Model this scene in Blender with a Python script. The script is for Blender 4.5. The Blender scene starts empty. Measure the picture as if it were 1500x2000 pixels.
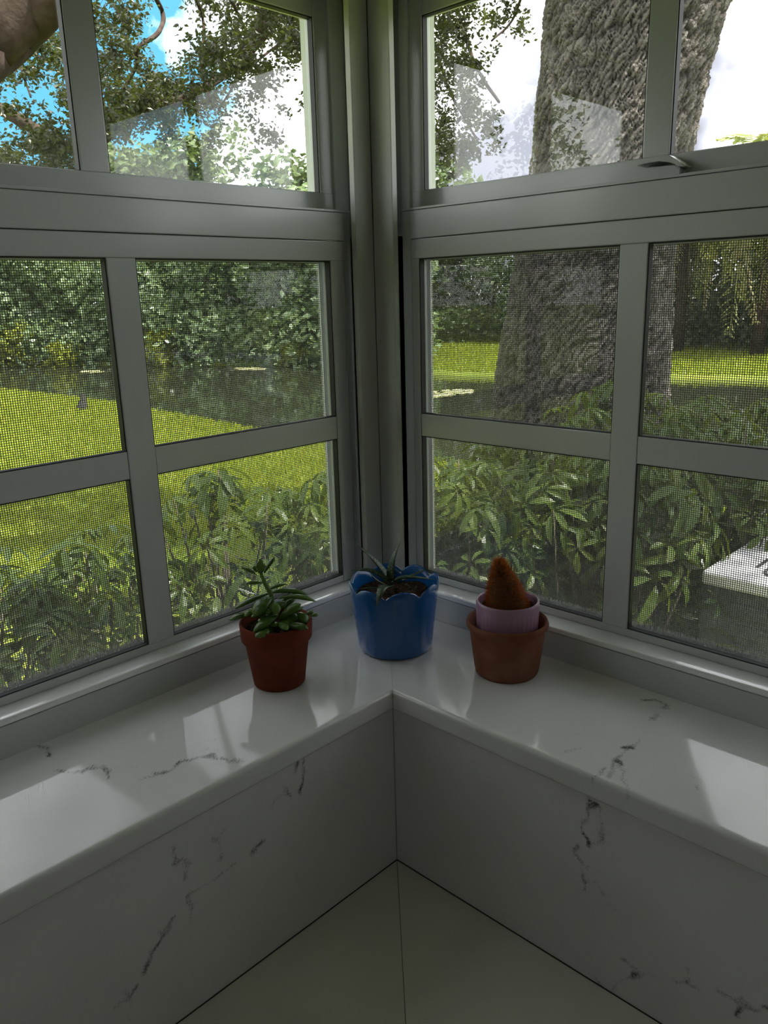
import bpy, bmesh, math, random
import numpy as np
from mathutils import Vector, Matrix, Euler

S = bpy.context.scene
COL = S.collection
random.seed(11)
RNG = np.random.default_rng(7)

# ---------------------------------------------------------------- camera
cd = bpy.data.cameras.new('camera')
cam = bpy.data.objects.new('camera', cd)
COL.objects.link(cam)
CB = ((0.7210732, 0.1619555, -0.6736644), (0.6923289, -0.2064438, 0.69142), (-0.0270946, -0.9649618, -0.2609876))
M = Matrix(((CB[0][0], -CB[0][1], -CB[0][2], 0.7392),
            (CB[1][0], -CB[1][1], -CB[1][2], -0.7664),
            (CB[2][0], -CB[2][1], -CB[2][2], 0.56),
            (0, 0, 0, 1)))
cam.matrix_world = M
cd.sensor_fit = 'HORIZONTAL'
cd.sensor_width = 36.0
cd.lens = 36.0 * 1561.0 / 1500.0
cd.clip_start = 0.02
cd.clip_end = 500
S.camera = cam

# ---------------------------------------------------------------- sky
W = bpy.data.worlds.new('sky')
S.world = W
W.use_nodes = True
nt = W.node_tree
for n in list(nt.nodes):
    nt.nodes.remove(n)
def wn(t, **kw):
    n = nt.nodes.new(t)
    for k, v in kw.items():
        setattr(n, k, v)
    return n
wo = wn('ShaderNodeOutputWorld')
bg = wn('ShaderNodeBackground')
tc = wn('ShaderNodeTexCoord')
n1 = wn('ShaderNodeTexNoise'); n1.inputs['Scale'].default_value = 3.4; n1.inputs['Detail'].default_value = 9; n1.inputs['Roughness'].default_value = .58
n2 = wn('ShaderNodeTexNoise'); n2.inputs['Scale'].default_value = 2.6; n2.inputs['Detail'].default_value = 6
dot = wn('ShaderNodeVectorMath', operation='DOT_PRODUCT')
dot.inputs[1].default_value = (-0.879, 0.429, 0.208)          # a clear stretch of sky over the pond's far left
nt.links.new(tc.outputs['Generated'], n1.inputs['Vector'])
mp2 = wn('ShaderNodeMapping'); mp2.inputs[1].default_value = (5.48, 2.8, 8.4)
nt.links.new(tc.outputs['Generated'], mp2.inputs[0]); nt.links.new(mp2.outputs[0], n2.inputs['Vector'])
nt.links.new(tc.outputs['Generated'], dot.inputs[0])
mr = wn('ShaderNodeMapRange'); mr.inputs[1].default_value = .972; mr.inputs[2].default_value = 1.0; mr.inputs[3].default_value = .2; mr.inputs[4].default_value = -.22
nt.links.new(dot.outputs['Value'], mr.inputs[0])
ad = wn('ShaderNodeMath', operation='ADD')
nt.links.new(n1.outputs[0], ad.inputs[0]); nt.links.new(mr.outputs[0], ad.inputs[1])
cr = wn('ShaderNodeMapRange'); cr.inputs[1].default_value = .47; cr.inputs[2].default_value = .58     # cloud cover
nt.links.new(ad.outputs[0], cr.inputs[0])
cg = wn('ShaderNodeValToRGB')                              # grey-violet bellies and white heads of the clouds
cg.color_ramp.elements[0].position = .38; cg.color_ramp.elements[0].color = (.135, .135, .165, 1)
cg.color_ramp.elements[1].position = .56; cg.color_ramp.elements[1].color = (.95, .95, .97, 1)
nt.links.new(n2.outputs[0], cg.inputs[0])
mx = wn('ShaderNodeMix', data_type='RGBA'); mx.inputs[6].default_value = (.046, .165, .275, 1)
nt.links.new(cr.outputs[0], mx.inputs[0]); nt.links.new(cg.outputs[0], mx.inputs[7])
nt.links.new(mx.outputs[2], bg.inputs[0])
bg.inputs[1].default_value = 4.6
nt.links.new(bg.outputs[0], wo.inputs[0])

# ---------------------------------------------------------------- sun, added room fill, exposure
sd = bpy.data.lights.new('sun', 'SUN'); sd.energy = 16.0; sd.angle = math.radians(.6); sd.color = (1, .95, .84)
sun = bpy.data.objects.new('sun', sd); COL.objects.link(sun)
SUN_AZ, SUN_EL = math.radians(22), math.radians(60)
sdir = Vector((math.cos(SUN_AZ) * math.cos(SUN_EL), math.sin(SUN_AZ) * math.cos(SUN_EL), math.sin(SUN_EL)))
sun.rotation_euler = sdir.to_track_quat('Z', 'Y').to_euler()
ld = bpy.data.lights.new('room_fill_light', 'AREA'); ld.shape = 'DISK'; ld.size = .5; ld.energy = 3.2; ld.color = (1, .97, .9)  # unseen fill added to brighten the room, standing for no fixture
fill_lamp = bpy.data.objects.new('room_fill_light', ld); COL.objects.link(fill_lamp); fill_lamp.location = (2.0, -2.0, 1.2)
S.view_settings.view_transform = 'Standard'
S.view_settings.look = 'None'
S.view_settings.exposure = 0.12
S.view_settings.gamma = 1.0
S.view_settings.use_curve_mapping = False
S.cycles.use_denoising = True
S.cycles.transparent_max_bounces = 24
S.cycles.max_bounces = 10
S.cycles.sample_clamp_indirect = 4.0

# ---------------------------------------------------------------- helpers
def meta(o, label=None, cat=None, group=None, kind=None):
    if label: o['label'] = label
    if cat: o['category'] = cat
    if group: o['group'] = group
    if kind: o['kind'] = kind
    return o

def empty(name, loc=(0, 0, 0), **k):
    o = bpy.data.objects.new(name, None)
    o.empty_display_size = .05
    o.location = loc
    COL.objects.link(o)
    return meta(o, **k)

def link(name, me, parent=None, mat=None, loc=None, **k):
    o = bpy.data.objects.new(name, me)
    COL.objects.link(o)
    if parent: o.parent = parent
    if loc is not None: o.location = loc
    if mat is not None and not me.materials: me.materials.append(mat)
    return meta(o, **k)

def mesh_np(name, V, F, smooth=False):
    V = np.asarray(V, dtype=np.float32); F = np.asarray(F, dtype=np.int32)
    me = bpy.data.meshes.new(name)
    n, k = F.shape
    me.vertices.add(len(V)); me.vertices.foreach_set('co', V.ravel())
    me.loops.add(n * k); me.loops.foreach_set('vertex_index', F.ravel())
    me.polygons.add(n)
    me.polygons.foreach_set('loop_start', np.arange(0, n * k, k, dtype=np.int32))
    me.polygons.foreach_set('use_smooth', np.full(n, smooth, dtype=bool))
    me.update(calc_edges=True)
    return me

def from_bm(name, bm, smooth=False):
    bmesh.ops.recalc_face_normals(bm, faces=bm.faces[:])
    me = bpy.data.meshes.new(name)
    bm.to_mesh(me); bm.free()
    if smooth:
        me.polygons.foreach_set('use_smooth', [True] * len(me.polygons))
    return me

def bm_box(bm, a, b, bevel=0.0, seg=2, T=None):
    a2 = [min(p, q) for p, q in zip(a, b)]; b2 = [max(p, q) for p, q in zip(a, b)]
    vs = []
    for z in (a2[2], b2[2]):
        for x, y in ((a2[0], a2[1]), (b2[0], a2[1]), (b2[0], b2[1]), (a2[0], b2[1])):
            p = (x, y, z)
            vs.append(bm.verts.new(T(p) if T else p))
    fs = [bm.faces.new([vs[i] for i in f]) for f in ((3, 2, 1, 0), (4, 5, 6, 7), (0, 1, 5, 4), (1, 2, 6, 5), (2, 3, 7, 6), (3, 0, 4, 7))]
    if bevel:
        es = list({e for f in fs for e in f.edges})
        bmesh.ops.bevel(bm, geom=es, offset=bevel, segments=seg, affect='EDGES', profile=.5)

def box(name, a, b, mat, parent=None, bevel=0.0, T=None, **k):
    bm = bmesh.new(); bm_box(bm, a, b, bevel, 2, T)
    return link(name, from_bm(name, bm), parent, mat, **k)

def bm_prism(bm, pts, z0, z1, T=None):
    f = T or (lambda p: p)
    lo = [bm.verts.new(f((x, y, z0))) for x, y in pts]; hi = [bm.verts.new(f((x, y, z1))) for x, y in pts]
    bm.faces.new(lo[::-1]); bm.faces.new(hi)
    n = len(pts)
    for i in range(n):
        bm.faces.new((lo[i], lo[(i + 1) % n], hi[(i + 1) % n], hi[i]))

def tube_np(path, radii, n=8):
    P = np.array(path, float); m = len(P)
    R = np.array(radii, float) if hasattr(radii, '__len__') else np.full(m, radii)
    V = []; 
    up = np.array([0, 0, 1.])
    for i in range(m):
        t = P[min(i + 1, m - 1)] - P[max(i - 1, 0)]; t /= np.linalg.norm(t) + 1e-9
        a = np.cross(t, up if abs(t[2]) < .95 else np.array([1., 0, 0])); a /= np.linalg.norm(a) + 1e-9
        b = np.cross(t, a)
        th = np.linspace(0, 2 * np.pi, n, endpoint=False)
        V.append(P[i] + R[i] * (np.cos(th)[:, None] * a + np.sin(th)[:, None] * b))
    V = np.concatenate(V)
    F = []
    for i in range(m - 1):
        for j in range(n):
            F.append((i * n + j, i * n + (j + 1) % n, (i + 1) * n + (j + 1) % n, (i + 1) * n + j))
    k = len(V)
    V = np.vstack([V, P[0], P[-1]])
    for j in range(n):
        F.append((j, k, k, (j + 1) % n)); F.append(((m - 1) * n + j, (m - 1) * n + (j + 1) % n, k + 1, k + 1))
    return V, F

def mesh_any(name, V, F, smooth=True):
    me = bpy.data.meshes.new(name)
    F = [tuple(dict.fromkeys(f)) for f in F]
    me.from_pydata([tuple(v) for v in V], [], F)
    if smooth: me.polygons.foreach_set('use_smooth', [True] * len(me.polygons))
    me.update()
    return me

def smooth_path(pts, k=5):
    P = [np.array(p, float) for p in pts]
    P = [2 * P[0] - P[1]] + P + [2 * P[-1] - P[-2]]
    out = []
    for i in range(1, len(P) - 2):
        for t in np.linspace(0, 1, k, endpoint=False):
            a, b, c, d = P[i - 1], P[i], P[i + 1], P[i + 2]
            out.append(.5 * (2 * b + (c - a) * t + (2 * a - 5 * b + 4 * c - d) * t * t + (3 * b - a - 3 * c + d) * t ** 3))
    out.append(P[-2])
    return np.array(out)

def lathe_np(prof, n=64, rfun=None, zfun=None):
    m = len(prof); V = []; F = []
    for i, (r, z) in enumerate(prof):
        for j in range(n):
            t = 2 * math.pi * j / n
            rr = rfun(r, z, t, i) if rfun else r
            zz = zfun(r, z, t, i) if zfun else z
            V.append((rr * math.cos(t), rr * math.sin(t), zz))
    for i in range(m - 1):
        for j in range(n):
            F.append((i * n + j, i * n + (j + 1) % n, (i + 1) * n + (j + 1) % n, (i + 1) * n + j))
    return V, F

def h3(ix, iy, iz, s=0):
    x = (ix.astype(np.int64) * 374761393 + iy.astype(np.int64) * 668265263 + iz.astype(np.int64) * 2147483647 + s * 1274126177) & 0x7fffffff
    x = ((x ^ (x >> 13)) * 1274126177) & 0x7fffffff
    return ((x ^ (x >> 16)) & 0xffff) / 65535.0

def vnoise(P, scale, s=0):
    Q = np.asarray(P, float) * scale
    I = np.floor(Q).astype(np.int64); f = Q - I; f = f * f * (3 - 2 * f)
    r = 0
    for dx in (0, 1):
        for dy in (0, 1):
            for dz in (0, 1):
                w = (f[:, 0] if dx else 1 - f[:, 0]) * (f[:, 1] if dy else 1 - f[:, 1]) * (f[:, 2] if dz else 1 - f[:, 2])
                r = r + w * h3(I[:, 0] + dx, I[:, 1] + dy, I[:, 2] + dz, s)
    return r * 2 - 1

def fbm(P, scale, oct=4, s=0):
    r = 0; a = 1
    for k in range(oct):
        r = r + a * vnoise(P, scale * 2 ** k, s + k); a *= .5
    return r

# ---------------------------------------------------------------- materials
def new_mat(name):
    m = bpy.data.materials.new(name); m.use_nodes = True
    nt = m.node_tree
    return m, nt, nt.nodes['Principled BSDF'], nt.nodes['Material Output']

def add_bump(nt, b, scale, strength, dist=.001, detail=4, coord='Object', vec=None):
    tc = nt.nodes.new('ShaderNodeTexCoord')
    n = nt.nodes.new('ShaderNodeTexNoise'); n.inputs['Scale'].default_value = scale; n.inputs['Detail'].default_value = detail
    if vec is not None:
        mp = nt.nodes.new('ShaderNodeMapping'); mp.inputs['Scale'].default_value = vec
        nt.links.new(tc.outputs[coord], mp.inputs[0]); nt.links.new(mp.outputs[0], n.inputs['Vector'])
    else:
        nt.links.new(tc.outputs[coord], n.inputs['Vector'])
    bp = nt.nodes.new('ShaderNodeBump'); bp.inputs['Strength'].default_value = strength; bp.inputs['Distance'].default_value = dist
    nt.links.new(n.outputs[0], bp.inputs['Height']); nt.links.new(bp.outputs[0], b.inputs['Normal'])
    return n

def mat_simple(name, col, rough=.5, spec=.5, bump=None, var=None, coat=0.0):
    m, nt, b, o = new_mat(name)
    b.inputs['Base Color'].default_value = (*col, 1); b.inputs['Roughness'].default_value = rough
    b.inputs['Specular IOR Level'].default_value = spec
    b.inputs['Coat Weight'].default_value = coat
    if bump: add_bump(nt, b, *bump)
    if var:                                            # (scale, other colour)
        tc = nt.nodes.new('ShaderNodeTexCoord')
        n = nt.nodes.new('ShaderNodeTexNoise'); n.inputs['Scale'].default_value = var[0]; n.inputs['Detail'].default_value = 5
        r = nt.nodes.new('ShaderNodeValToRGB')
        r.color_ramp.elements[0].position = .38; r.color_ramp.elements[0].color = (*col, 1)
        r.color_ramp.elements[1].position = .62; r.color_ramp.elements[1].color = (*var[1], 1)
        nt.links.new(tc.outputs['Object'], n.inputs['Vector']); nt.links.new(n.outputs[0], r.inputs[0]); nt.links.new(r.outputs[0], b.inputs['Base Color'])
    return m

def mat_leaf(name, cols, rough=.4, trans=.4, tcol=(.35, .5, .06), per='island', spec=.5):
    m, nt, b, o = new_mat(name)
    r = nt.nodes.new('ShaderNodeValToRGB')
    els = r.color_ramp.elements
    els[0].color = (*cols[0], 1); els[1].color = (*cols[-1], 1)
    for i, c in enumerate(cols[1:-1]):
        e = els.new((i + 1) / (len(cols) - 1)); e.color = (*c, 1)
    if per == 'island':
        g = nt.nodes.new('ShaderNodeNewGeometry'); src = g.outputs['Random Per Island']
    else:
        g = nt.nodes.new('ShaderNodeObjectInfo'); src = g.outputs['Random']
    nt.links.new(src, r.inputs[0]); nt.links.new(r.outputs[0], b.inputs['Base Color'])
    b.inputs['Roughness'].default_value = rough
    b.inputs['Specular IOR Level'].default_value = spec
    t = nt.nodes.new('ShaderNodeBsdfTranslucent')
    mc = nt.nodes.new('ShaderNodeMix'); mc.data_type = 'RGBA'; mc.inputs[0].default_value = .6
    nt.links.new(r.outputs[0], mc.inputs[6]); mc.inputs[7].default_value = (*tcol, 1)
    nt.links.new(mc.outputs[2], t.inputs[0])
    mx = nt.nodes.new('ShaderNodeMixShader'); mx.inputs[0].default_value = trans
    nt.links.new(b.outputs[0], mx.inputs[1]); nt.links.new(t.outputs[0], mx.inputs[2]); nt.links.new(mx.outputs[0], o.inputs[0])
    return m

WHITE = mat_simple('white_vinyl', (.53, .55, .555), .22, .8, (90, .05, .0006))
LEDGE = mat_simple('brightened_white_ledge', (.84, .86, .87), .16, 1.0, (90, .05, .0006), None, 1.0)  # sky shine put into the colour: paler, glossier copy of the frame's white
WHITE_TRIM = mat_simple('white_painted_wood', (.48, .49, .46), .42, .5, (40, .08, .0008))
BLACK = mat_simple('black_gasket', (.012, .012, .014), .55)
WALL = mat_simple('wall_paint', (.72, .72, .69), .7, .3, (200, .1, .0005))
FLOORM = mat_simple('floor_tile', (.45, .41, .36), .4)
STUCCO = mat_simple('stucco', (.6, .58, .52), .9, .2, (120, .5, .004))
SOFFIT = mat_simple('soffit_paint', (.7, .71, .7), .6)

def mat_glass():
    m, nt, b, o = new_mat('window_glass')
    nt.nodes.remove(b)
    tr = nt.nodes.new('ShaderNodeBsdfTransparent'); tr.inputs[0].default_value = (.965, .98, .972, 1)
    gl = nt.nodes.new('ShaderNodeBsdfGlossy'); gl.inputs['Roughness'].default_value = .0
    lw = nt.nodes.new('ShaderNodeLayerWeight'); lw.inputs[0].default_value = .5
    pw = nt.nodes.new('ShaderNodeMath'); pw.operation = 'POWER'; pw.inputs[1].default_value = 5
    fr = nt.nodes.new('ShaderNodeMath'); fr.operation = 'MULTIPLY_ADD'; fr.inputs[1].default_value = .95; fr.inputs[2].default_value = .042
    nt.links.new(lw.outputs['Facing'], pw.inputs[0]); nt.links.new(pw.outputs[0], fr.inputs[0])
    m1 = nt.nodes.new('ShaderNodeMixShader')
    nt.links.new(fr.outputs[0], m1.inputs[0]); nt.links.new(tr.outputs[0], m1.inputs[1]); nt.links.new(gl.outputs[0], m1.inputs[2])
    # dust and dried drops, thicker at the foot of the pane
    df = nt.nodes.new('ShaderNodeBsdfDiffuse'); df.inputs[0].default_value = (.75, .76, .74, 1)
    tl = nt.nodes.new('ShaderNodeBsdfTranslucent'); tl.inputs[0].default_value = (.75, .76, .74, 1)
    md = nt.nodes.new('ShaderNodeMixShader'); md.inputs[0].default_value = .55
    nt.links.new(df.outputs[0], md.inputs[1]); nt.links.new(tl.outputs[0], md.inputs[2])
    tc = nt.nodes.new('ShaderNodeTexCoord')
    sx = nt.nodes.new('ShaderNodeSeparateXYZ'); nt.links.new(tc.outputs['Object'], sx.inputs[0])
    foot = []
    for z0, z1, top in ((.0665, .19, .055), (.7285, .785, .05)):
        r_ = nt.nodes.new('ShaderNodeMapRange'); r_.inputs[1].default_value = z0; r_.inputs[2].default_value = z1; r_.inputs[3].default_value = top; r_.inputs[4].default_value = .004
        nt.links.new(sx.outputs[2], r_.inputs[0]); foot.append(r_)
    sel = nt.nodes.new('ShaderNodeMath'); sel.operation = 'GREATER_THAN'; sel.inputs[1].default_value = .67
    nt.links.new(sx.outputs[2], sel.inputs[0])
    rp = nt.nodes.new('ShaderNodeMix'); rp.data_type = 'FLOAT'
    nt.links.new(sel.outputs[0], rp.inputs[0]); nt.links.new(foot[0].outputs[0], rp.inputs[2]); nt.links.new(foot[1].outputs[0], rp.inputs[3])
    ns = nt.nodes.new('ShaderNodeTexNoise'); ns.inputs['Scale'].default_value = 60; ns.inputs['Detail'].default_value = 8; ns.inputs['Roughness'].default_value = .75
    nt.links.new(tc.outputs['Object'], ns.inputs['Vector'])
    mm = nt.nodes.new('ShaderNodeMath'); mm.operation = 'MULTIPLY'
    nt.links.new(rp.outputs[0], mm.inputs[0]); nt.links.new(ns.outputs[0], mm.inputs[1])
    m2 = nt.nodes.new('ShaderNodeMixShader')
    nt.links.new(mm.outputs[0], m2.inputs[0]); nt.links.new(m1.outputs[0], m2.inputs[1]); nt.links.new(md.outputs[0], m2.inputs[2])
    nt.links.new(m2.outputs[0], o.inputs[0])
    return m
GLASS = mat_glass()

def mat_marble():
    m, nt, b, o = new_mat('veined_quartz')
    at = nt.nodes.new('ShaderNodeAttribute'); at.attribute_name = 'vein'
    tc = nt.nodes.new('ShaderNodeTexCoord')
    n = nt.nodes.new('ShaderNodeTexNoise'); n.inputs['Scale'].default_value = 420; n.inputs['Detail'].default_value = 5
    nt.links.new(tc.outputs['Object'], n.inputs['Vector'])
    ma = nt.nodes.new('ShaderNodeMath'); ma.operation = 'MULTIPLY_ADD'; ma.inputs[1].default_value = 1.3; ma.inputs[2].default_value = -.72
    nt.links.new(n.outputs[0], ma.inputs[0])
    su = nt.nodes.new('ShaderNodeMath'); su.operation = 'ADD'
    nt.links.new(at.outputs['Fac'], su.inputs[0]); nt.links.new(ma.outputs[0], su.inputs[1])
    r = nt.nodes.new('ShaderNodeValToRGB'); el = r.color_ramp.elements
    el[0].position = .22; el[0].color = (.78, .79, .80, 1)
    el[1].position = 1.0; el[1].color = (.10, .10, .108, 1)
    e = el.new(.52); e.color = (.56, .565, .58, 1)
    nt.links.new(su.outputs[0], r.inputs[0])
    # soft cloudy greys of the stone
    n2 = nt.nodes.new('ShaderNodeTexNoise'); n2.inputs['Scale'].default_value = 7; n2.inputs['Detail'].default_value = 6
    nt.links.new(tc.outputs['Object'], n2.inputs['Vector'])
    r2 = nt.nodes.new('ShaderNodeValToRGB'); r2.color_ramp.elements[0].position = .3; r2.color_ramp.elements[0].color = (.93, .93, .93, 1); r2.color_ramp.elements[1].position = .6
    nt.links.new(n2.outputs[0], r2.inputs[0])
    mx = nt.nodes.new('ShaderNodeMix'); mx.data_type = 'RGBA'; mx.blend_type = 'MULTIPLY'; mx.inputs[0].default_value = 1
    nt.links.new(r.outputs[0], mx.inputs[6]); nt.links.new(r2.outputs[0], mx.inputs[7]); nt.links.new(mx.outputs[2], b.inputs['Base Color'])
    b.inputs['Roughness'].default_value = .055
    b.inputs['Specular IOR Level'].default_value = .95
    return m
MARBLE = mat_marble()

# ================================================================ ROOM AND GROUND
FZ, CZ = -1.215, 1.22                      # floor and ceiling heights; the sill's top is z = 0
# window coordinates: s runs along the wall away from the corner, d outwards through the wall, z up
def TL(p): return (-p[1], -p[0], p[2])     # left wall:  world x = -d, y = -s
def TR(p): return (p[0], p[1], p[2])       # right wall: world x = s,  y = d
def flatten(T):
    return T
D0 = {TL: .285, TR: .28}
PRE = {TL: dict(edge=-.2215, seam=-.2055, inner=-.1745, m0=.1818, m1=.2248, p2=.581, end=.627, riser=.251),
       TR: dict(edge=-.2168, seam=-.2000, inner=-.1840, m0=.1805, m1=.2215, p2=.585, end=.631, riser=.243)}

# structure shells -------------------------------------------------
box('floor', (-.3, -4.2, FZ - .12), (4.2, .3, FZ), FLOORM, kind='structure', label='tiled kitchen floor below the counters', cat='floor')
box('ceiling', (-.4, -4.2, CZ), (4.2, .4, CZ + .12), WALL, kind='structure', label='white ceiling over the window corner', cat='ceiling')
def wall(name, T, label):
    root = empty(name, kind='structure', label=label, cat='wall')
    e = PRE[T]
    b = bmesh.new()
    bm_box(b, (-.36, .018, FZ), (4.2, .36, -.031), T=T)                 # below the sill
    bm_box(b, (e['end'] + .05, 0.0, -.031), (4.2, .36, CZ), T=T)        # beyond the window
    bm_box(b, (-.36, .20, 1.075), (e['end'] + .05, .36, CZ), T=T)        # header
    bm_box(b, (-.36, .262, -.031), (-.262, .36, 1.075), T=T)             # corner stud behind the trim
    link('wall_core', from_bm('wall_core', b), root, STUCCO)
    return root
wl = wall('wall_left', TL, 'wall under and around the left window, clad in veined quartz')
wr = wall('wall_right', TR, 'wall under and around the right window, clad in veined quartz')
box('wall_far_right', (4.2, -4.2, FZ), (4.35, .3, CZ), WALL, kind='structure', label='plain white wall behind the camera to the right', cat='wall')
box('wall_near', (-.3, -4.35, FZ), (4.35, -4.2, CZ), WALL, kind='structure', label='plain white wall behind the camera', cat='wall')

# veined quartz slabs ----------------------------------------------
SILL_L=[(1.00,[(-0.4161,-0.2512),(-0.4120,-0.2371),(-0.4165,-0.2148)]),(1.00,[(-0.4279,-0.1721),(-0.4048,-0.1443),(-0.3919,-0.1432),(-0.3826,-0.1412),(-0.3872,-0.1129)]),(0.90,[(-0.3899,-0.1511),(-0.3849,-0.1302)]),(0.50,[(-0.3876,-0.1383),(-0.3498,-0.0989)]),(0.90,[(-0.3462,-0.0747),(-0.3344,-0.0647),(-0.3072,-0.0730),(-0.2887,-0.0607),(-0.2786,-0.0528)]),(1.00,[(-0.2810,-0.0608),(-0.2792,-0.0464)]),(1.00,[(-0.2713,-0.0410),(-0.2696,-0.0269),(-0.2602,-0.0161)]),(0.50,[(-0.3072,-0.0730),(-0.2697,-0.0716),(-0.2652,-0.0609)]),(0.60,[(-0.3678,-0.0796),(-0.3530,-0.0693)]),(0.40,[(-0.3491,-0.1382),(-0.3270,-0.1257),(-0.3062,-0.0984),(-0.2620,-0.0946),(-0.2402,-0.0794)]),]
SILL_R=[(0.80,[(0.2842,0.2138),(0.3063,0.2232),(0.3237,0.2098)]),(0.80,[(0.3148,0.2210),(0.3235,0.1642)]),(0.80,[(0.3306,0.1110),(0.3308,0.0792),(0.3300,0.0479)]),(1.00,[(0.3243,0.0782),(0.3339,0.0866)]),(1.00,[(0.3300,0.0479),(0.3386,0.0511)]),(0.80,[(0.3280,0.0240),(0.3346,-0.0096)]),(0.70,[(0.3300,0.0479),(0.3440,0.0097)]),(0.60,[(0.3374,0.0470),(0.3740,0.0024)]),(0.40,[(0.2740,0.0215),(0.2834,0.0423)]),(0.60,[(0.4156,0.0731),(0.4254,0.0790),(0.4273,0.0630)]),]
PAN_L=[(0.90,[(-0.1775,-0.0362),(-0.1814,-0.0537)]),(1.00,[(-0.1629,-0.0471),(-0.1715,-0.0665),(-0.1747,-0.0847)]),(1.00,[(-0.1998,-0.0640),(-0.1965,-0.0774),(-0.1929,-0.0887)]),(0.70,[(-0.2052,-0.0768),(-0.2227,-0.0808)]),(0.80,[(-0.3111,-0.0836),(-0.3032,-0.0956),(-0.3078,-0.1116)]),(0.60,[(-0.2956,-0.0813),(-0.3113,-0.0850)]),(0.90,[(-0.3672,-0.0657),(-0.3670,-0.0836),(-0.3528,-0.0958),(-0.3600,-0.1168)]),(0.80,[(-0.2390,-0.1248),(-0.2606,-0.1341)]),(0.60,[(-0.2851,-0.1366),(-0.3316,-0.1384),(-0.3539,-0.1406)]),(0.80,[(-0.3735,-0.1560),(-0.3921,-0.1656),(-0.4079,-0.1841),(-0.4235,-0.2023)]),(1.00,[(-0.3737,-0.1574),(-0.3810,-0.1599)]),(0.60,[(-0.3538,-0.1392),(-0.3537,-0.1730)]),(0.80,[(-0.4369,-0.2144),(-0.4488,-0.2201),(-0.4622,-0.2243)]),(0.60,[(-0.4509,-0.2111),(-0.4440,-0.2350),(-0.4499,-0.2565)]),]
PAN_R=[(1.00,[(0.3207,-0.0399),(0.3278,-0.0437)]),(1.00,[(0.3243,-0.0418),(0.3184,-0.0663),(0.3082,-0.0786)]),(1.00,[(0.3081,-0.0750),(0.3104,-0.0960),(0.3203,-0.1096)]),(0.60,[(0.3203,-0.1096),(0.3373,-0.0970),(0.3356,-0.0616),(0.3299,-0.0428)]),(0.70,[(0.3025,-0.1151),(0.3109,-0.1409),(0.3144,-0.1735)]),(0.90,[(0.3067,-0.1295),(0.3158,-0.1383)]),(0.80,[(0.3154,-0.1629),(0.3296,-0.1572),(0.3454,-0.1612)]),(0.35,[(0.3410,-0.1735),(0.3860,-0.1807)]),(0.70,[(0.3726,-0.2425),(0.3934,-0.2481),(0.4159,-0.2390)]),(0.90,[(0.3934,-0.2481),(0.3877,-0.2675)]),(0.60,[(0.3843,-0.2675),(0.3618,-0.3037),(0.3398,-0.2979)]),(0.60,[(0.4286,-0.2357),(0.4559,-0.2244),(0.4650,-0.2240)]),(0.80,[(0.4515,-0.2054),(0.4576,-0.2218)]),(0.60,[(0.4936,-0.2127),(0.5106,-0.2114),(0.5297,-0.2083)]),(0.90,[(0.5164,-0.2143),(0.5139,-0.2304)]),(0.90,[(0.5373,-0.2028),(0.5426,-0.2024)]),]
def vein_field(Q, lines):
    """Q: (n,2) slab coordinates; 1 on a vein's line falling to 0 about 6 mm away, broken up by noise"""
    P3 = np.column_stack([Q, np.zeros(len(Q))])
    wv = np.column_stack([fbm(P3, 70, 3, 3), fbm(P3, 70, 3, 9)]) * .0046
    X = Q + wv
    best = np.zeros(len(Q))
    for w, pts in lines:
        for a, b in zip(pts[:-1], pts[1:]):
            a = np.array(a); b = np.array(b); ab = b - a
            t = np.clip(((X - a) @ ab) / (ab @ ab + 1e-12), 0, 1)
            d = np.linalg.norm(X - a - t[:, None] * ab, axis=1)
            best = np.maximum(best, w * np.clip(1.0 - d / .0066, 0, 1))
    brk = vnoise(P3, 70, 21)
    return best * np.clip(.95 + .45 * brk, 0, 1.3)

def set_attr(me, name, vals):
    a = me.attributes.new(name, 'FLOAT', 'POINT'); a.data.foreach_set('value', np.asarray(vals, np.float32))

def sill(name, T, label, lines, depth):
    L = 1.2; e = PRE[T]
    r = .006; th = .031
    prof = [(d, 0.0) for d in np.linspace(depth + .02, r, 84)]            # d from back to front edge (front at d=0)
    prof += [(r - r * math.sin(a), -r + r * math.cos(a)) for a in np.linspace(.25, math.pi / 2, 6)]
    prof += [(0, z) for z in np.linspace(-.010, -th + .003, 7)] + [(.002, -th), (depth + .02, -th)]
    pr = np.array(prof); m = len(pr)
    ss = np.concatenate([np.linspace(0, .62, 200), np.linspace(.63, e['end'] + .05, 8)])
    # station s: front edge runs from the mitre; at depth d the mitre is at s = -d
    V = []
    for s in ss:
        k = 1 - s / ss[-1]
        st = s + (-pr[:, 0] - .0) * k
        V.append(np.column_stack([st + .0003, pr[:, 0], pr[:, 1]]))
    V = np.concatenate(V)
    i, j = np.meshgrid(np.arange(len(ss) - 1), np.arange(m - 1), indexing='ij')
    F = np.stack([i * m + j, (i + 1) * m + j, (i + 1) * m + j + 1, i * m + j + 1], -1).reshape(-1, 4)
    VW = np.array([T(tuple(v)) for v in V])
    if T is TL: F = F[:, ::-1]
    F = F[:, ::-1]
    me = mesh_np(name, VW, F, True)
    Q = VW[:, [1, 0]] if T is TL else VW[:, [0, 1]]
    if T is TL: Q = np.column_stack([VW[:, 0], VW[:, 1]])
    lines2 = lines if T is TR else [(w, [(p[1], p[0]) for p in ps]) for w, ps in lines]
    on_top = VW[:, 2] > -.012
    set_attr(me, 'vein', vein_field(Q, lines2) * on_top)
    return link(name, me, None, MARBLE, kind='structure', label=label, cat='window sill')
sill('trim_1', TL, 'white veined quartz sill under the left window', [(w, ps) for w, ps in SILL_L], .251)
sill('trim_2', TR, 'white veined quartz sill under the right window', SILL_R, .243)

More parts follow.
